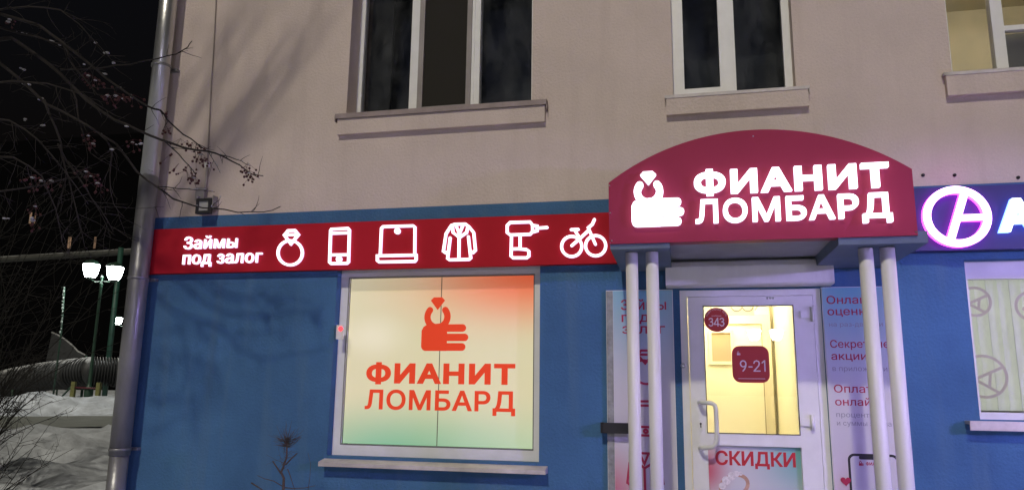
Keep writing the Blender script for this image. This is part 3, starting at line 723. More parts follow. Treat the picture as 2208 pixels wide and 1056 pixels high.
# --- roller shutter box
YB = -.17
bx0, bx1 = at(1435, 590, YB).x, at(1798, 580, YB).x; bz0, bz1 = at(1620, 613, YB).z, at(1620, 557, YB).z
RS = thing('roller_shutter_box', 'white roller shutter box mounted above the shop door', 'shutter box', ((bx0 + bx1) / 2, 0, bz0))
prof = [(-.0, bz1), (YB + .05, bz1), (YB + .012, bz1 - .018), (YB, bz1 - .05), (YB, bz0 + .012), (YB + .012, bz0), (-.0, bz0)]
b = MB(); k = len(b.v)
for y, z in prof: b.v += [Vector((bx0 + .008, y, z)), Vector((bx1 - .008, y, z))]
for i in range(len(prof) - 1): b.face((k + 2 * i, k + 2 * i + 2, k + 2 * i + 3, k + 2 * i + 1), 0)
b.build('casing', m_whitepaint, RS)
for xx in (bx0, bx1 - .008):
    b = MB(); k = len(b.v)
    for y, z in prof: b.v += [Vector((xx, y, z)), Vector((xx + .008, y, z))]
    n = len(prof); b.face([k + 2 * i for i in range(n)]); b.face([k + 2 * i + 1 for i in reversed(range(n))])
    for i in range(n): b.face((k + 2 * i, k + 2 * i + 1, k + 2 * ((i + 1) % n) + 1, k + 2 * ((i + 1) % n)))
    b.build('end_cap', m_whitepaint, RS)

# --- poster boards beside the door
def board(name, lab, x0, x1, z0, z1, pm_, fr=None):
    T_ = thing(name, lab, 'poster', ((x0 + x1) / 2, 0, z0))
    MB().box(x0, x1, -.018, -.002, z0, z1).build('board', m_white, T_)
    MB().box(x0 + (fr or .004), x1 - .004, -.021, -.018, z0 + .01, z1 - .004).build('print', pm_, T_); return T_
m_pl = printed('poster_print_left', (.62, .60, .63), [((.12, .42, .52), .5, 1.12, 1.7, .58), ((.56, .13, .19), -.15, .22, .8, .24), ((.50, .08, .12), .9, -.05, .7, .22)])
PL = board('poster_board', 'poster with red loan words and icons left of the shop door', -.565, -.045, .36, 2.39, m_pl, .055)
tag(MB().box(-.562, -.512, -.026, -.018, .37, 2.385).build('edge_strip', mat('mortar_grey_strip', (.30, .31, .30), rough=.9, var=.35, vscale=14, bump=.4, bscale=40), PL), 'rough grey strip down the left edge of the poster')
YT = -.022
z6 = lambda x, y: (lambda q: (q.x, q.z))(at(1290 + x / 2.047, 540 + y / 2.047, YT))
pl_t = MB()
for s_, l, rgt, bz, tz in (('Займы', 100, 300, 262, 217), ('под', 103, None, 315, 272), ('залог', 106, None, 366, 322)):
    xa, za = z6(l, bz); xt, zt_ = z6(l, tz); pl_t.flat(fit_text(s_, xa, za, zt_, z6(rgt, bz)[0] if rgt else None, bold=.012, sx=1.22), YT, -.021)
pl_t.build('lettering', m_plum, PL)
def place_icon(key, cx, cz, hgt):
    st, lab = ICONS[key]; xs = [p[0] for s_, _ in st for p in s_]; zs_ = [p[1] for s_, _ in st for p in s_]
    k_ = hgt / (max(zs_) - min(zs_)); ox, oz = (min(xs) + max(xs)) / 2, (min(zs_) + max(zs_)) / 2
    o = icon(key, st, 'red' + lab[5:], PL, m_plum, YT, -.021, lambda p: (cx + (p[0] - ox) * k_, cz + (p[1] - oz) * k_), .018)
for key, yt, yb_ in (('ring_icon', 755, 827), ('phone_icon', 864, 938), ('coat_icon', 976, 1062), ('laptop_icon', 1090, 1160)):
    q = at(1391, (yt + yb_) / 2, YT); place_icon(key, q.x, q.z, at(1391, yt, YT).z - at(1391, yb_, YT).z)
m_pr = printed('poster_print_right', (.64, .62, .65), [((.11, .42, .52), .45, 1.10, 1.8, .56), ((.60, .42, .50), .2, .1, .9, .4)])
PR = board('poster_board', 'poster with online service text and phone picture right of the shop door', 1.048, 1.50, .36, 2.39, m_pr)
z7 = lambda x, y: (lambda q: (q.x, q.z))(at(1640 + x / 2.047, 540 + y / 2.047, YT))
XT = 1.098
for s_, l, bz, tz, rgt, mm, bo in (('Онлайн', 292, 235, 200, None, m_plum, .008), ('оценка', 296, 285, 250, None, m_plum, .008), ('на раз-два-три', 303, 335, 315, 540, m_grey_ink, 0),
        ('Секретные', 308, 428, 394, 568, m_plum, .008), ('акции', 313, 481, 447, None, m_plum, .008), ('в приложении', 318, 530, 508, 560, m_grey_ink, 0),
        ('Оплата', 325, 625, 590, None, m_plum, .008), ('онлайн', 330, 682, 648, None, m_plum, .008), ('проценты', 335, 733, 711, None, m_grey_ink, 0), ('и суммы займа', 338, 770, 748, 578, m_grey_ink, 0)):
    za = z7(l, bz)[1]; zt_ = z7(l, tz)[1]
    for wd_ in (words if ' ' in s_ else lambda L: [L])(fit_text(s_, z7(l, bz)[0], za, zt_, z7(rgt, bz)[0] if rgt else None, bold=bo, sx=1.17)): MB().flat(wd_, YT, -.021).build('lettering', mm, PR)
xa, za = z7(383, 893); xb, zb_ = z7(608, 893)
ph = MB().flat([rrect(xa, xb, za - .62, za, .045)], YT, -.021); PH = ph.build('phone_picture', m_black, PR)
MB().flat([rrect(xa + .016, xb - .016, za - .60, za - .018, .03)], YT - .001, YT).build('screen', mat('phone_screen_print', (.60, .58, .62), rough=.4), PH)
MB().flat([rrect(xa + .075, xb - .075, za - .04, za - .015, .012)], YT - .002, YT).build('notch', m_black, PH)
q = z7(445, 948); em = MB()
for i, L in enumerate(emblem(q[0], q[1], .032)): em.flat([L], YT - .002, YT - .001)
em.build('emblem', m_plum, PH)
q0 = z7(465, 946); MB().flat(fit_text('ФИАНИТ', q0[0], q0[1], q0[1] + .022, bold=.03), YT - .002, YT - .001).build('lettering', m_plum, PH)
hx, hz = z7(376, 1016)
MB().flat([[Vector((hx + .035 * (16 * math.sin(t) ** 3) / 16, hz + .035 * (13 * math.cos(t) - 5 * math.cos(2 * t) - 2 * math.cos(3 * t) - math.cos(4 * t)) / 16)) for t in [i * 2 * math.pi / 24 for i in range(24)]]], YT - .003, YT).build('heart', m_plum, PR)

# --- stickers on the door
YG = YD - .003
m_stick = mat('sticker_red', (.52, .045, .04), rough=.6); m_pink = mat('sticker_white_ink', (.85, .72, .68), rough=.5)
q = at(1545, 689, YG); r_ = at(1572, 689, YG).x - q.x
S1 = MB().flat([circle(q.x, q.z, r_, 40)], YG - .002, YG).build('sticker', m_stick, at0=(q.x, YG, q.z - r_)); tag(S1, 'round red sticker with the number 343 on the door glass', 'sticker')
def centred(s_, cx, zb_, zt_, bold=0, sx=1.0):
    L = fit_text(s_, 0, zb_, zt_, bold=bold, sx=sx); wv = max(p.x for u in L for p in u); return [[Vector((p.x + cx - wv / 2, p.y)) for p in u] for u in L]
digits('343', q.x - .056, q.x + .056, q.z - .048, q.z + .012, .008, YG - .003, YG - .002, MB()).build('lettering', m_pink, S1)
MB().flat(centred('ломбардов', q.x, q.z + .026, q.z + .036), YG - .003, YG - .002).build('lettering', m_pink, S1)
ar = MB(); txt = 'ФЕДЕРАЛЬНАЯ СЕТЬ'
for i, ch in enumerate(txt):
    if ch == ' ': continue
    an = 155 - 130 * i / (len(txt) - 1)
    L = centred(ch, 0, 0, .013); ca, sa = math.cos(R(an - 90)), math.sin(R(an - 90))
    ar.flat([[Vector((q.x + (r_ * .80) * math.cos(R(an)) + p.x * ca - p.y * sa, q.z + (r_ * .80) * math.sin(R(an)) + p.x * sa + p.y * ca)) for p in u] for u in L], YG - .003, YG - .002)
ar.build('lettering', m_pink, S1)
a_, b_ = at(1577, 745, YG), at(1661, 825, YG)
S2 = MB().flat([rrect(a_.x, b_.x, b_.z, a_.z, .06)], YG - .002, YG).build('sticker', m_stick, at0=((a_.x + b_.x) / 2, YG, b_.z)); tag(S2, 'red square sticker with rounded corners and opening hours on the door glass', 'sticker')
l_, r2 = at(1597, 799, YG), at(1650, 799, YG); digits('9-21', l_.x, r2.x, l_.z, at(1597, 777, YG).z, .0095, YG - .003, YG - .002, MB()).build('lettering', m_pink, S2)
em = MB(); q = at(1593, 765, YG)
for L in emblem(q.x, q.z, .026): em.flat([L], YG - .003, YG - .002)
em.build('emblem', m_pink, S2)
a_, b_ = at(1592, 816, YG), at(1650, 816, YG); MB().box(a_.x, b_.x, YG - .003, YG - .002, a_.z, a_.z + .004).build('underline', m_pink, S2)
# poster on the lower door panel
YQ = YD - .002
m_dp = printed('door_poster_print', (.60, .60, .62), [((.14, .42, .42), 1.1, .95, .8, .75), ((.55, .05, .10), -.08, .72, .42, .42)])
DPx0, DPx1, DPz1 = at(1531, 960, YQ).x, at(1731, 958, YQ).x, gz0 - .09
DP = thing('door_poster', 'sale poster with red heading and a ring picture on the lower door panel', 'poster', ((DPx0 + DPx1) / 2, YQ, .55))
MB().box(gx0 + .003, gx1 - .003, YQ - .002, YQ, .58, DPz1).build('print', m_dp, DP)
l_, r2 = at(1543, 1001, YQ), at(1716, 1000, YQ); MB().flat(fit_text('СКИДКИ', l_.x, l_.z, at(1543, 970, YQ).z, r2.x, bold=.030), YQ - .003, YQ - .002).build('lettering', mat('bright_red_ink', (.50, .015, .03), rough=.5), DP)
m_gold = mat('gold_ink', (.55, .33, .24), rough=.4, var=.3, vscale=25); m_pearl = mat('pale_stone_ink', (.75, .70, .70), rough=.4, var=.25, vscale=60)
q = at(1583, 1046, YQ); rp = MB()
rp.flat(stroke_loops([Vector((q.x + .098 * math.cos(t) , q.z + .075 * math.sin(t) + .02 * math.cos(t))) for t in [i * 2 * math.pi / 32 for i in range(32)]], .026, True), YQ - .003, YQ - .002)
RP = rp.build('ring_picture', m_gold, DP); sp_ = MB()
for i, (dx, dz, rr) in enumerate(((-.085, -.005, .026), (-.055, .035, .032), (-.015, .068, .030), (.02, .085, .022), (.05, .088, .015))): sp_.flat([circle(q.x + dx, q.z + dz, rr, 9)], YQ - .004 - i * .0003, YQ - .003)
sp_.build('stone', m_pearl, RP)

# ================================================================== FIXTURES ON THE WALL
DPp = thing('downpipe', 'thick galvanised downpipe at the left corner of the building', 'downpipe', (-4.782, -.14, 0))
m_pp = mat('pipe_grey_paint', (.27, .27, .28), rough=.38, metal=.45, var=.3, vscale=5, stretch=(1, 1, .3), bump=.15, bscale=18)
px_ = -4.782
MB().tube([(px_, -.14, 3.50), (px_, -.14, 6.6)], 0.081, 24).build('pipe', m_steel, DPp)
MB().tube([(px_, -.14, 1.0), (px_, -.14, 2.2), (px_, -.14, 3.50)], .086, 24).build('pipe', m_pp, DPp)
MB().tube([(px_, -.14, .1), (px_, -.14, .5), (px_, -.14, 1.02)], .079, 24).build('pipe', m_pp, DPp)
for zz in (2.55, 4.6, 1.05):
    b = MB().lathe((px_, -.14, zz), [(.092, -.012), (.092, .012)], 24); b.box(px_ + .0, px_ + .10, -.05, .0, zz - .012, zz + .012); b.build('bracket', m_pp, DPp)
gp = MB().tube([(-4.955, .08, 2.40), (-4.955, -.02, 2.45), (-4.955, -.02, 3.50), (-4.955, .06, 3.56), (-4.955, .4, 3.56)], .022, 10)
tag(gp.build('gas_pipe', mat('yellow_olive_paint', (.34, .30, .10), rough=.5)), 'thin yellowish gas pipe behind the downpipe', 'pipe')
c0 = [at(px, py, -.012) for px, py in ((478, -330), (466, -8), (463, 60), (459, 130), (454, 210), (450, 290), (447, 360))]
CB = thing('wall_cable', 'thin beige cable running down the upper wall to the floodlight', 'cable', (c0[-1].x, 0, c0[-1].z))
MB().tube(c0, .006, 6).build('cable', mat('cable_sheath', (.36, .31, .27), rough=.7), CB)
c1 = [at(447, 355, -.016), at(444, 395, -.016), at(440, 425, -.016)]
MB().tube(c1, .012, 8).build('conduit', mat('conduit_beige', (.46, .41, .36), rough=.6), CB)
b = MB().box(c1[0].x - .02, c1[0].x + .02, -.03, -.0, c1[0].z - .03, c1[0].z + .02); b.build('clip', m_whitepaint, CB)
q = at(439, 444, -.10); FL = thing('floodlight', 'small square black floodlight on a bracket above the strip sign', 'floodlight', (q.x, 0, q.z))
b = MB().frame(q.x - .075, q.x + .075, q.z - .07, q.z + .07, .024, -.11, -.07); b.box(q.x - .06, q.x + .06, -.07, -.055, q.z - .07, q.z + .07); b.build('housing', m_black, FL)
MB().box(q.x - .051, q.x + .051, -.095, -.071, q.z - .046, q.z + .046).build('lens', mat('floodlight_lens', (.40, .40, .40), rough=.2), FL)
q2 = at(428, 418, -.05); b = MB().box(q2.x - .035, q2.x + .06, -.05, 0, q2.z - .06, q2.z + .06); b.box(q.x - .085, q.x - .077, -.09, -.02, q.z - .02, q.z + .1); b.box(q.x + .077, q.x + .085, -.09, -.02, q.z - .02, q.z + .1); b.box(q.x - .085, q.x + .085, -.03, -.02, q.z + .08, q.z + .1)
b.build('bracket', mat('grey_bracket', (.28, .26, .25), rough=.6), FL)

# ================================================================== TREES
def limb(mb, pts, r0, r1, seg=5, wob=.0):
    P = [Vector(p) for p in pts]
    n = len(P); mb.tube(P, [r0 + (r1 - r0) * i / max(n - 1, 1) for i in range(n)], seg)
def twigs(mb, pts, r, count, ln, down=.3, rng=random, tips=None, levels=1):
    P = [Vector(p) for p in pts]
    for _ in range(count):
        i = rng.randrange(len(P) - 1); t = rng.random(); b = P[i].lerp(P[i + 1], t); d = (P[i + 1] - P[i]).normalized()
        s_ = Vector((rng.uniform(-1, 1), rng.uniform(-1, 1), rng.uniform(-1, 1))).normalized()
        v = (d * .7 + s_ * .75).normalized(); L = ln * rng.uniform(.4, 1.2); q = [b]
        for k_ in range(4):
            v = (v + Vector((rng.uniform(-.25, .25), rng.uniform(-.25, .25), rng.uniform(-.2, .2) - down * .1))).normalized(); q.append(q[-1] + v * L / 4)
        mb.tube(q, [r, r * .85, r * .7, r * .55, r * .35], 3 if r < .003 else 4, cap=False)
        if tips is not None: tips.append(q[-1])
        if levels > 1: twigs(mb, q, r * .7, 2, L * .55, down, rng, tips, levels - 1)
rng = random.Random(3)
TB = (-6.1, -2.6, 0)
RT = thing('rowan_tree', 'leafless rowan with dark red berries drooping in front of the corner', 'tree', TB)
tk = MB()
tp = [Vector(TB), Vector((-6.08, -2.6, 1.0)), Vector((-6.0, -2.55, 2.2)), Vector((-5.95, -2.5, 3.4)), Vector((-6.05, -2.45, 4.8)), Vector((-5.9, -2.4, 6.4)), Vector((-6.0, -2.4, 8.2))]
limb(tk, tp, .13, .03, 10)
def pts_px(lst, Y0, Y1): n = len(lst); return [at(px, py, Y0 + (Y1 - Y0) * i / max(n - 1, 1)) for i, (px, py) in enumerate(lst)]
BR = [
 ([(0, 60), (80, 80), (135, 97), (175, 118)], -1.7, -1.5, .009, .004, 4),
 ([(-60, 10), (85, 55), (132, 90), (185, 132), (230, 170), (280, 205), (320, 230), (346, 238), (360, 258), (395, 290), (425, 310), (445, 325)], -1.8, -1.1, .013, .004, 4.4),
 ([(-60, 90), (25, 82), (80, 120), (128, 158), (185, 215), (245, 258), (300, 282), (346, 301), (397, 319), (447, 326), (482, 338), (517, 356), (546, 377), (568, 380)], -1.7, -1.0, .017, .003, 4.6),
 ([(447, 326), (494, 338), (520, 347), (540, 358)], -1.1, -1.05, .005, .002, 4.6),
 ([(356, 306), (385, 332), (407, 357), (422, 378)], -1.15, -1.1, .006, .0025, 4),
 ([(450, 328), (460, 345), (475, 373)], -1.1, -1.05, .0035, .0015, 4),
 ([(-60, 100), (0, 137), (55, 182), (100, 225), (160, 255), (210, 285), (250, 310), (295, 370), (337, 402), (374, 429), (416, 443), (455, 449), (513, 458), (568, 457), (605, 445)], -1.7, -1.0, .014, .003, 4),
 ([(337, 402), (385, 407), (424, 410), (463, 414)], -1.15, -1.1, .005, .002, 4),
 ([(455, 449), (466, 436), (475, 425)], -1.05, -1.05, .003, .0015, 4),
 ([(130, 150), (165, 150), (220, 147), (280, 140), (340, 127), (380, 117), (405, 102), (414, 89)], -1.5, -1.2, .007, .003, 4),
 ([(130, 90), (145, 110), (160, 145), (195, 185), (210, 205)], -1.6, -1.5, .008, .004, 4),
 ([(150, 180), (165, 215), (170, 260), (182, 300), (195, 330), (220, 348)], -1.5, -1.4, .007, .003, 4),
 ([(95, 215), (120, 275), (132, 310), (140, 360), (155, 415), (170, 480), (182, 530)], -1.6, -1.4, .009, .003, 4),
 ([(125, 310), (142, 345), (185, 405), (215, 450), (245, 500)], -1.6, -1.3, .008, .003, 4),
 ([(215, 290), (242, 320), (237, 380), (245, 440), (268, 468)], -1.4, -1.3, .006, .002, 4),
 ([(-60, 250), (20, 260), (80, 300), (140, 370), (190, 440)], -1.8, -1.5, .010, .003, 4),
 ([(-60, 180), (30, 175), (100, 180), (180, 205), (250, 250)], -1.9, -1.6, .009, .003, 4),
 ([(-60, 330), (30, 340), (90, 380), (120, 450), (135, 520)], -1.9, -1.6, .009, .003, 4),
 ([(-40, 30), (60, 15), (130, 22), (170, 52), (205, 90), (240, 130)], -1.9, -1.6, .008, .003, 4),
 ([(-60, 420), (20, 410), (90, 400), (140, 385)], -1.9, -1.7, .008, .003, 4),
]
tips = []; allp = []
for i, (lst, Y0, Y1, r0, r1, _) in enumerate(BR):
    P = pts_px(lst, Y0, Y1); P2 = []
    for a_, b_ in zip(P[:-1], P[1:]):
        for s_ in (0, .5): P2.append(a_.lerp(b_, s_) + Vector([rng.uniform(-.008, .008) for _ in range(3)]) * (1 if s_ else 0))
    P2.append(P[-1]); limb(tk, P2, r0, r1, 6); allp.append(P2)
    if lst[0][0] < 0: limb(tk, [Vector((-5.97, -2.52, 3.0 + .1 * i)), P2[0].lerp(Vector((-5.97, -2.52, 3.0 + .1 * i)), .5) + Vector((0, 0, .12)), P2[0]], .03, r0, 6)
    lenp = sum((a_ - b_).length for a_, b_ in zip(P2[:-1], P2[1:]))
    left = lst[len(lst) // 2][0] < 240
    twigs(tk, P2, .0030, int(lenp * (14 if left else 7)), .16 if not left else .3, .3, rng, tips if left else None, 2 if left else 1)
# upright limbs above the view: their shadows fall on the facade
for i in range(17):
    z_ = rng.uniform(2.6, 5.2); b0 = Vector((-6.0, -2.5, z_)); L = rng.uniform(2.4, 5.0); v = Vector((rng.uniform(.55, 1), rng.uniform(-.5, .05), rng.uniform(.75, 1.5))).normalized()
    if z_ < 3.6: v = Vector((rng.uniform(.3, .6), rng.uniform(-.6, -.1), rng.uniform(1.1, 1.6))).normalized()
    q = [b0]
    for k_ in range(9):
        v = (v + Vector((rng.uniform(-.09, .11), rng.uniform(-.12, .1), rng.uniform(-.08, .12)))).normalized(); q.append(q[-1] + v * L / 9)
    limb(tk, q, .022, .006, 6); 
    for k_ in range(5):
        j = rng.randrange(3, 9); v2 = (v + Vector((rng.uniform(-.5, .6), rng.uniform(-.6, .4), rng.uniform(0, .7)))).normalized(); q2 = [q[j]]
        for _ in range(6): v2 = (v2 + Vector((rng.uniform(-.12, .12), rng.uniform(-.12, .12), rng.uniform(-.1, .15)))).normalized(); q2.append(q2[-1] + v2 * rng.uniform(.16, .3))
        limb(tk, q2, .012, .004, 4); twigs(tk, q2, .004, 6, .4, 0, rng, None, 1)
tk.build('trunk', m_bark, RT)
bs = MB(); sn = MB()
def cluster(px, py, n, Y=-1.1, spread=.035, snow=True):
    c = at(px, py, Y)
    for _ in range(n):
        p = c + Vector((rng.gauss(0, spread), rng.gauss(0, spread), rng.gauss(-.01, spread * .7))); bs.ball(p, rng.uniform(.0075, .011))
        bs.tube([p, c + Vector((0, 0, .04))], .0012, 3, cap=False)
    if snow: sn.ball(c + Vector((0, 0, .018)), rng.uniform(.012, .022), 0, 7, .4)
for px, py, n, s_ in ((361, 250, 4, 0), (358, 283, 3, 0), (368, 285, 3, 0), (388, 310, 4, 0), (403, 313, 4, 0), (413, 317, 7, 0), (432, 338, 10, 1), (439, 350, 8, 0), (421, 348, 4, 0), (369, 340, 3, 0), (385, 363, 3, 0), (401, 378, 5, 0), (406, 365, 4, 0), (417, 388, 10, 1), (416, 380, 5, 0), (531, 370, 4, 0), (537, 378, 9, 1), (541, 385, 5, 0), (533, 362, 4, 0)): cluster(px, py, n, snow=s_)
for px, py, n in ((190, 168, 12), (205, 178, 8), (232, 212, 9), (250, 212, 9), (265, 218, 8), (285, 215, 7), (190, 298, 6), (200, 315, 6), (185, 375, 7), (195, 385, 7), (210, 400, 7), (70, 388, 7), (90, 395, 6), (110, 395, 6), (75, 450, 6), (285, 312, 6), (70, 480, 5), (20, 47, 6)): cluster(px, py, n, -1.45, .04)
for px, py in ((245, 136), (230, 115), (50, 149), (207, 92), (97, 60), (55, 182), (60, 183), (130, 98), (88, 213), (295, 311), (305, 310), (322, 367), (242, 322), (90, 272), (55, 257), (20, 46), (222, 160), (275, 272), (182, 138), (15, 470), (70, 470), (72, 476)):
    c = at(px, py, -1.5)
    for _ in range(2): sn.ball(c + Vector((rng.gauss(0, .014), 0, rng.gauss(0, .004))), rng.uniform(.008, .017), 0, 7, .4)
for P in allp[:9]:
    for _ in range(9):
        i = rng.randrange(len(P) - 1); c = P[i].lerp(P[i + 1], rng.random()); sn.ball(c + Vector((0, 0, .008)), rng.uniform(.004, .008), 0, 6, .5)
tag(bs.build('berries', m_berry, RT), kind='stuff'); tag(sn.build('snow', m_snow, RT), kind='stuff')

def shrub(name, lab, base, n, hgt, spread, seed, lean=(0, 0), r=.009, m=None, kids=5):
    rg_ = random.Random(seed); b = MB(); base = Vector(base)
    for _ in range(n):
        v = Vector((rg_.uniform(-spread, spread) + lean[0], rg_.uniform(-spread, spread) + lean[1], 1)).normalized(); L = hgt * rg_.uniform(.55, 1.1)
        q = [base + Vector((rg_.uniform(-.2, .2) * hgt * .4, rg_.uniform(-.2, .2) * hgt * .4, -.05))]
        for k_ in range(8):
            v = (v + Vector((rg_.uniform(-.14, .14) + v.x * .05, rg_.uniform(-.14, .14), rg_.uniform(-.12, .06)))).normalized(); q.append(q[-1] + v * L / 8)
        b.tube(q, [r * (1 - .085 * i) for i in range(9)], 4, cap=False); twigs(b, q[2:], r * .4, kids, L * .25, .1, rg_, None, 2)
    return tag(b.build(name, m or m_bark, at0=base), lab, 'shrub')
m_bark2 = mat('blackish_bark', (.016, .014, .012), rough=.95)
gp0 = at(20, 1056, 1.0)
shrub('bare_shrub', 'dark leafless shrub with arching stems in the lower left snow', (-8.2, 1.6, terrain(-8.2, 1.6)), 34, 1.5, .55, 5, (.12, 0), .009, m_bark2, 4)
shrub('bare_shrub', 'dense black thicket of bare stems at the lower left edge', (-9.4, 2.6, terrain(-9.4, 2.6)), 60, 1.9, .5, 21, (0, 0), .010, m_bark2, 7)
shrub('bare_shrub', 'tall black leafless shrub behind the low shrub at the left', (-10.6, 3.2, terrain(-10.6, 3.2)), 46, 4.6, .32, 9, (.05, 0), .013, m_bark2, 7)
# pruned sapling in front of the blue wall
pr = MB(); Yp = -.55
rgp = random.Random(12)
def pp(lst): return [at(a_, b_, Yp) for a_, b_ in lst]
base = at(612, 1300, Yp); base.z = 0
limb(pr, [Vector((at(612, 1056, Yp).x - .02, Yp, 0)), at(611, 1056, Yp), at(612, 1030, Yp), at(606, 1017, Yp), at(612, 1003, Yp), at(618, 985, Yp), at(619, 952, Yp)], .012, .006, 8)
limb(pr, pp([(606, 1020), (598, 1008), (588, 993)]), .007, .0045, 6); limb(pr, pp([(616, 1001), (628, 988), (641, 976)]), .006, .004, 6)
limb(pr, pp([(613, 1050), (630, 1052), (656, 1051), (680, 1046)]), .004, .002, 4); limb(pr, pp([(610, 1048), (590, 1036), (570, 1031), (555, 1024)]), .004, .002, 4)
limb(pr, pp([(620, 1010), (626, 1025), (632, 1045), (636, 1056)]), .004, .002, 4); limb(pr, pp([(542, 1040), (558, 1050), (575, 1062), (612, 1090)]), .006, .003, 4)
limb(pr, pp([(664, 1056), (668, 1030), (670, 1000), (664, 975)]), .0025, .0015, 4)
for _ in range(58):
    s0 = at(619 + rgp.uniform(-4, 4), 948 + rgp.uniform(-3, 16), Yp); an = rgp.uniform(-.3, math.pi + .3); v = Vector((math.cos(an), rgp.uniform(-.5, .5), math.sin(an) * .7)).normalized(); q_ = [s0]
    L = rgp.uniform(.06, .17)
    for k_ in range(4): v = (v + Vector((rgp.uniform(-.3, .3), 0, rgp.uniform(-.05, .3)))).normalized(); q_.append(q_[-1] + v * L / 4)
    pr.tube(q_, [.0026, .0022, .0018, .0014, .001], 3, cap=False)
twigs(pr, pp([(606, 1017), (619, 952)]), .0018, 16, .14, 0, rgp, None, 2)
SP = thing('pruned_sapling', 'small pruned sapling with a knobby tuft of twigs against the blue wall', 'sapling', (at(612, 1056, Yp).x, Yp, 0))
pr.build('trunk', mat('sapling_bark', (.075, .055, .05), rough=.9, var=.3, vscale=40), SP)

# ================================================================== PARK BEHIND
m_green = mat('dark_green_paint', (.02, .055, .035), rough=.45, snow=0)
m_lamp = emat('lantern_glow', (.96, 1.0, .97), 48)
def lantern(root, cx, cy, cz, s_=1.0, glow=None):
    """glass bowl tapering downwards with a dark cap"""
    o = MB().lathe((cx, cy, cz), [(.13 * s_, 0), (.19 * s_, .12 * s_), (.235 * s_, .33 * s_), (.24 * s_, .40 * s_)], 8, sm=False).build('lantern', glow or m_lamp, root)
    MB().lathe((cx, cy, cz), [(.25 * s_, .402 * s_), (.25 * s_, .43 * s_), (.17 * s_, .51 * s_), (.04 * s_, .56 * s_)], 8).build('cap', m_green, o)
    MB().lathe((cx, cy, cz), [(.03 * s_, -.07 * s_), (.09 * s_, -.03 * s_), (.13 * s_, -.002)], 8).build('cup', m_green, o)
def street_lamp(lab, base, hgt, offs, s_=1.0, glow=None, skirt=False):
    L = thing('street_lamp', lab, 'street lamp', base, 'park lanterns'); bx, by, bz_ = base
    b = MB().lathe(base, [(.16, 0), (.16, .75), (.10, .85), (.07, .95), (.055, 2.0), (.05, hgt - .25), (.07, hgt - .22), (.04, hgt - .18), (.03, hgt + .02), (.06, hgt + .05), (.02, hgt + .12)], 12); b.build('pole', m_green, L)
    a_ = MB()
    for dx, dy, dz in offs: a_.tube([(bx, by, bz_ + hgt - .1), (bx + dx * .5, by + dy * .5, bz_ + hgt - .14), (bx + dx, by + dy, bz_ + hgt + dz - .05)], .025, 6)
    a_.build('arm', m_green, L)
    for dx, dy, dz in offs: lantern(L, bx + dx, by + dy, bz_ + hgt + dz, s_, glow)
    if skirt:
        for dx, dy, dz in offs: MB().lathe((bx + dx, by + dy, bz_ + hgt + dz), [(.36, .03), (.37, .03), (.30, .42), (.05, .60)], 20).build('shade', m_green, L)  # opaque shade added to keep the violet fill off the upper wall
    return L
dl = 18.8
q1, q2_ = at(194, 602, dl), at(245, 608, dl); mid = (q1 + q2_) / 2; gz = terrain(mid.x, mid.y)
hh = q1.z - gz + .12; hv = q1 - mid
SL = street_lamp('twin lantern street lamp with two bright glass bowls beside the downpipe', (mid.x, mid.y, gz - .1), hh, [(hv.x, hv.y, .06), (-hv.x, -hv.y, q2_.z - q1.z + .06)], 1.25)
q3 = at(254, 702, 36); gz3 = terrain(q3.x, q3.y)
street_lamp('smaller farther single lantern glowing low beside the downpipe', (q3.x + .55, q3.y, gz3), q3.z - gz3 + .1, [(-.55, 0, 0)])
# a lamp of the same kind across the street, seen mirrored in the door glass
m_road = emat('roadway_lamp_glow', (.80, .76, 1.0), 260); m_violet = emat('added_violet_fill_glow', (.45, .34, 1.0), 4200)  # the violet glow belongs to an added fill lamp out of view
qa, qb = at(1627, 733, 20.06), at(1675, 733, 20.06); qc = (qa + qb) / 2
street_lamp('twin lantern street lamp across the street, mirrored in the door glass', (qc.x, -20, 0), qc.z, [(qa.x - qc.x, 0, .0), (qb.x - qc.x, 0, .0)], .85, m_road)
street_lamp('added twin lantern fill lamp with violet light, out of view right of the shop front', (6.6, -4.4, 0), 2.9, [(-.45, 0, 0), (.45, 0, 0)], .95, m_violet, True)  # added unseen lamp, supplies the purple fill around the entrance
# overhead pipe with supports
dq = 24.0; a_, b_ = at(-60, 563, dq), at(300, 541, dq + 2); dv = b_ - a_
HP = thing('overhead_pipeline', 'snow dusted overhead heating pipe on green steel supports across the park', 'pipeline', (a_.x, a_.y, 0))
MB().tube([a_ - dv * .3, a_, b_, b_ + dv * .3], .16, 12).build('pipe', mat('pipe_wrap', (.05, .05, .043), rough=.8, var=.3, snow=.22), HP)
for (px, rr) in ((231, .12), (-130, .12)):
    qb = at(px, 620, dq - .6); MB().tube([(qb.x, qb.y + .6, terrain(qb.x, qb.y) - .2), (qb.x, qb.y + .6, a_.lerp(b_, (px + 60) / 360).z - .1)], rr, 10).build('support', mat('bottle_green_paint', (.02, .07, .05), rough=.5, var=.3), HP)
# green pole with snow
qa, qb = at(139, 620, 19), at(132, 716, 19); gp = MB().tube([(qb.x, 19, terrain(qb.x, 19)), (qb.x, 19, qb.z), qa, qa + Vector((-.12, 0, .01))], .035, 8)
for i in range(14):
    p = qb.lerp(qa, i / 13) + Vector((rng.uniform(-.02, .03), -.035, 0)); gp.ball(p, rng.uniform(.02, .04), 1, 6, 1.6)
tag(gp.build('swing_post', [m_green, mat('snow_fleck', (.34, .40, .37), rough=.8)]), 'slim green post flecked with frozen snow behind the tunnel', 'post')
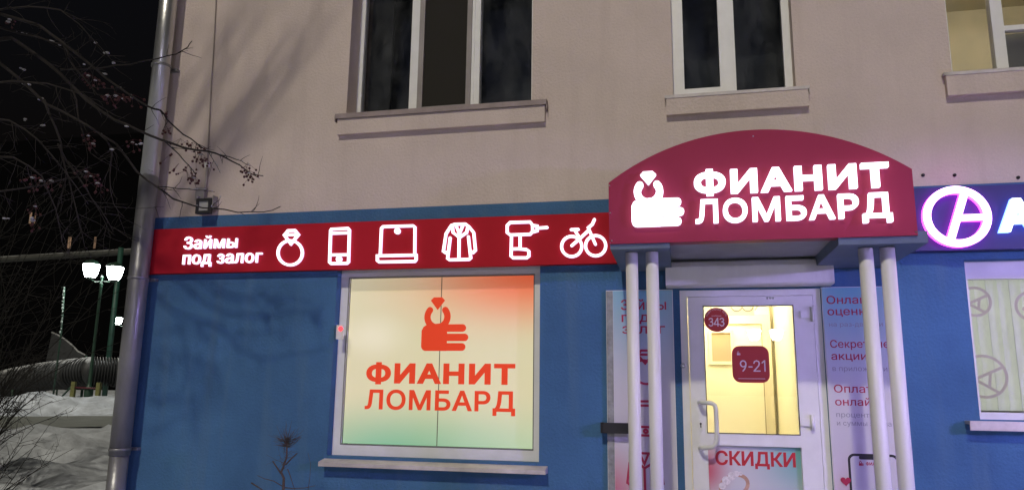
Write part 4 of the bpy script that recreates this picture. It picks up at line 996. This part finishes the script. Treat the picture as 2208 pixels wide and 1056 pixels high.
# corrugated crawl tunnel
dt = 21.0; axis = [at(px, py, dt + dd) for px, py, dd in ((-30, 838, 1.5), (30, 822, .6), (90, 812, 0), (150, 805, -.3), (200, 800, -.3), (250, 802, .3), (300, 815, 1.5))]
CT = thing('crawl_tunnel', 'dark corrugated playground crawl tunnel dusted with snow', 'tunnel', (axis[3].x, axis[3].y, terrain(axis[3].x, axis[3].y)))
P = []; rr = []
for a_, b_ in zip(axis[:-1], axis[1:]):
    n = 64
    for i in range(n):
        P.append(a_.lerp(b_, i / n)); rr.append(.52 + .085 * math.cos(len(P) * 2 * math.pi / 8))
MB().tube(P, rr, 26).build('tube', mat('dark_ribbed_plastic', (.022, .022, .022), rough=.6, snow=.42), CT)
for px in (40, 110, 190, 270):
    q = at(px, 845, dt); MB().tube([(q.x - .3, q.y, terrain(q.x, q.y) - .1), (q.x - .3, q.y, q.z + .1)], .05, 8).build('leg', m_green, CT)
# pointed play roof
apx, l_, r2, bk = at(112, 716, 23.5), at(96, 792, 22.6), at(186, 766, 22.8), at(130, 785, 25)
cr = [apx, at(125, 722, 23.4), at(140, 731, 23.3), at(156, 744, 23.2), at(168, 757, 23), r2]
rf = MB(); k = len(rf.v); rf.v += cr + [l_, bk]
for i in range(5): rf.face((k + i, k + 6, k + i + 1)); rf.face((k + i, k + i + 1, k + 7))
rf.face((k, k + 7, k + 6))
PRf = thing('play_roof', 'dark pointed playground roof with a snowy curved ridge', 'play roof', (bk.x, bk.y, terrain(bk.x, bk.y)))
rf.build('roof', mat('dark_tarp', (.018, .019, .021), rough=.8, var=.5, vscale=6), PRf)
MB().tube(cr, .035, 6).build('ridge', mat('snow_ridge', (.30, .30, .30), rough=.8, var=.4, vscale=8), PRf)
for q in (l_, r2, bk): MB().tube([(q.x, q.y, terrain(q.x, q.y) - .1), q], .04, 6).build('post', m_green, PRf)
# play frame
d_ = 18.6; fa, fb = at(160, 822, d_), at(214, 824, d_)
PF = thing('play_frame', 'low playground frame with two yellow posts and a red rail', 'play frame', ((fa.x + fb.x) / 2, d_, terrain(fa.x, d_)))
m_yel = mat('yellow_green_paint', (.18, .18, .06), rough=.6, var=.3, vscale=8)
for q in (fa, fb): MB().box(q.x - .085, q.x + .085, d_ - .05, d_ + .05, terrain(q.x, d_) - .1, q.z).build('post', m_yel, PF)
MB().tube([fa + Vector((0, 0, -.22)), fb + Vector((0, 0, -.22))], .035, 6).build('rail', mat('maroon_paint', (.10, .02, .03), rough=.5), PF)
MB().tube([fa + Vector((0, 0, -.1)), at(130, 858, d_)], .035, 6).build('brace', m_green, PF)
# far apartment block with lit windows
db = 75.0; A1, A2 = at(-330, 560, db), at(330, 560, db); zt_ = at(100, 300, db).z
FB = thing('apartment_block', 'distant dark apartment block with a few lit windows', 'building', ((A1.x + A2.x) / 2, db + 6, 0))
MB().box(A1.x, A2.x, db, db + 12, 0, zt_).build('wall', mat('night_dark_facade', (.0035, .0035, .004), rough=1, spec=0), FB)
for px, py, wpx, s_ in ((150, 523, 9, .5), (205, 523, 6, .35), (66, 470, 6, .5), (76, 470, 3, .3)):
    q = at(px, py, db); wv = wpx * db / FPX / 2 * 1.1
    MB().box(q.x - wv, q.x + wv, db - .05, db + .01, q.z - .75, q.z + .75).build('window', emat('far_window_%d' % int(s_ * 100), (1, .62, .38), s_ * .32), FB)
for o in list(C.objects):
    if '_o' in o: del o['_o']
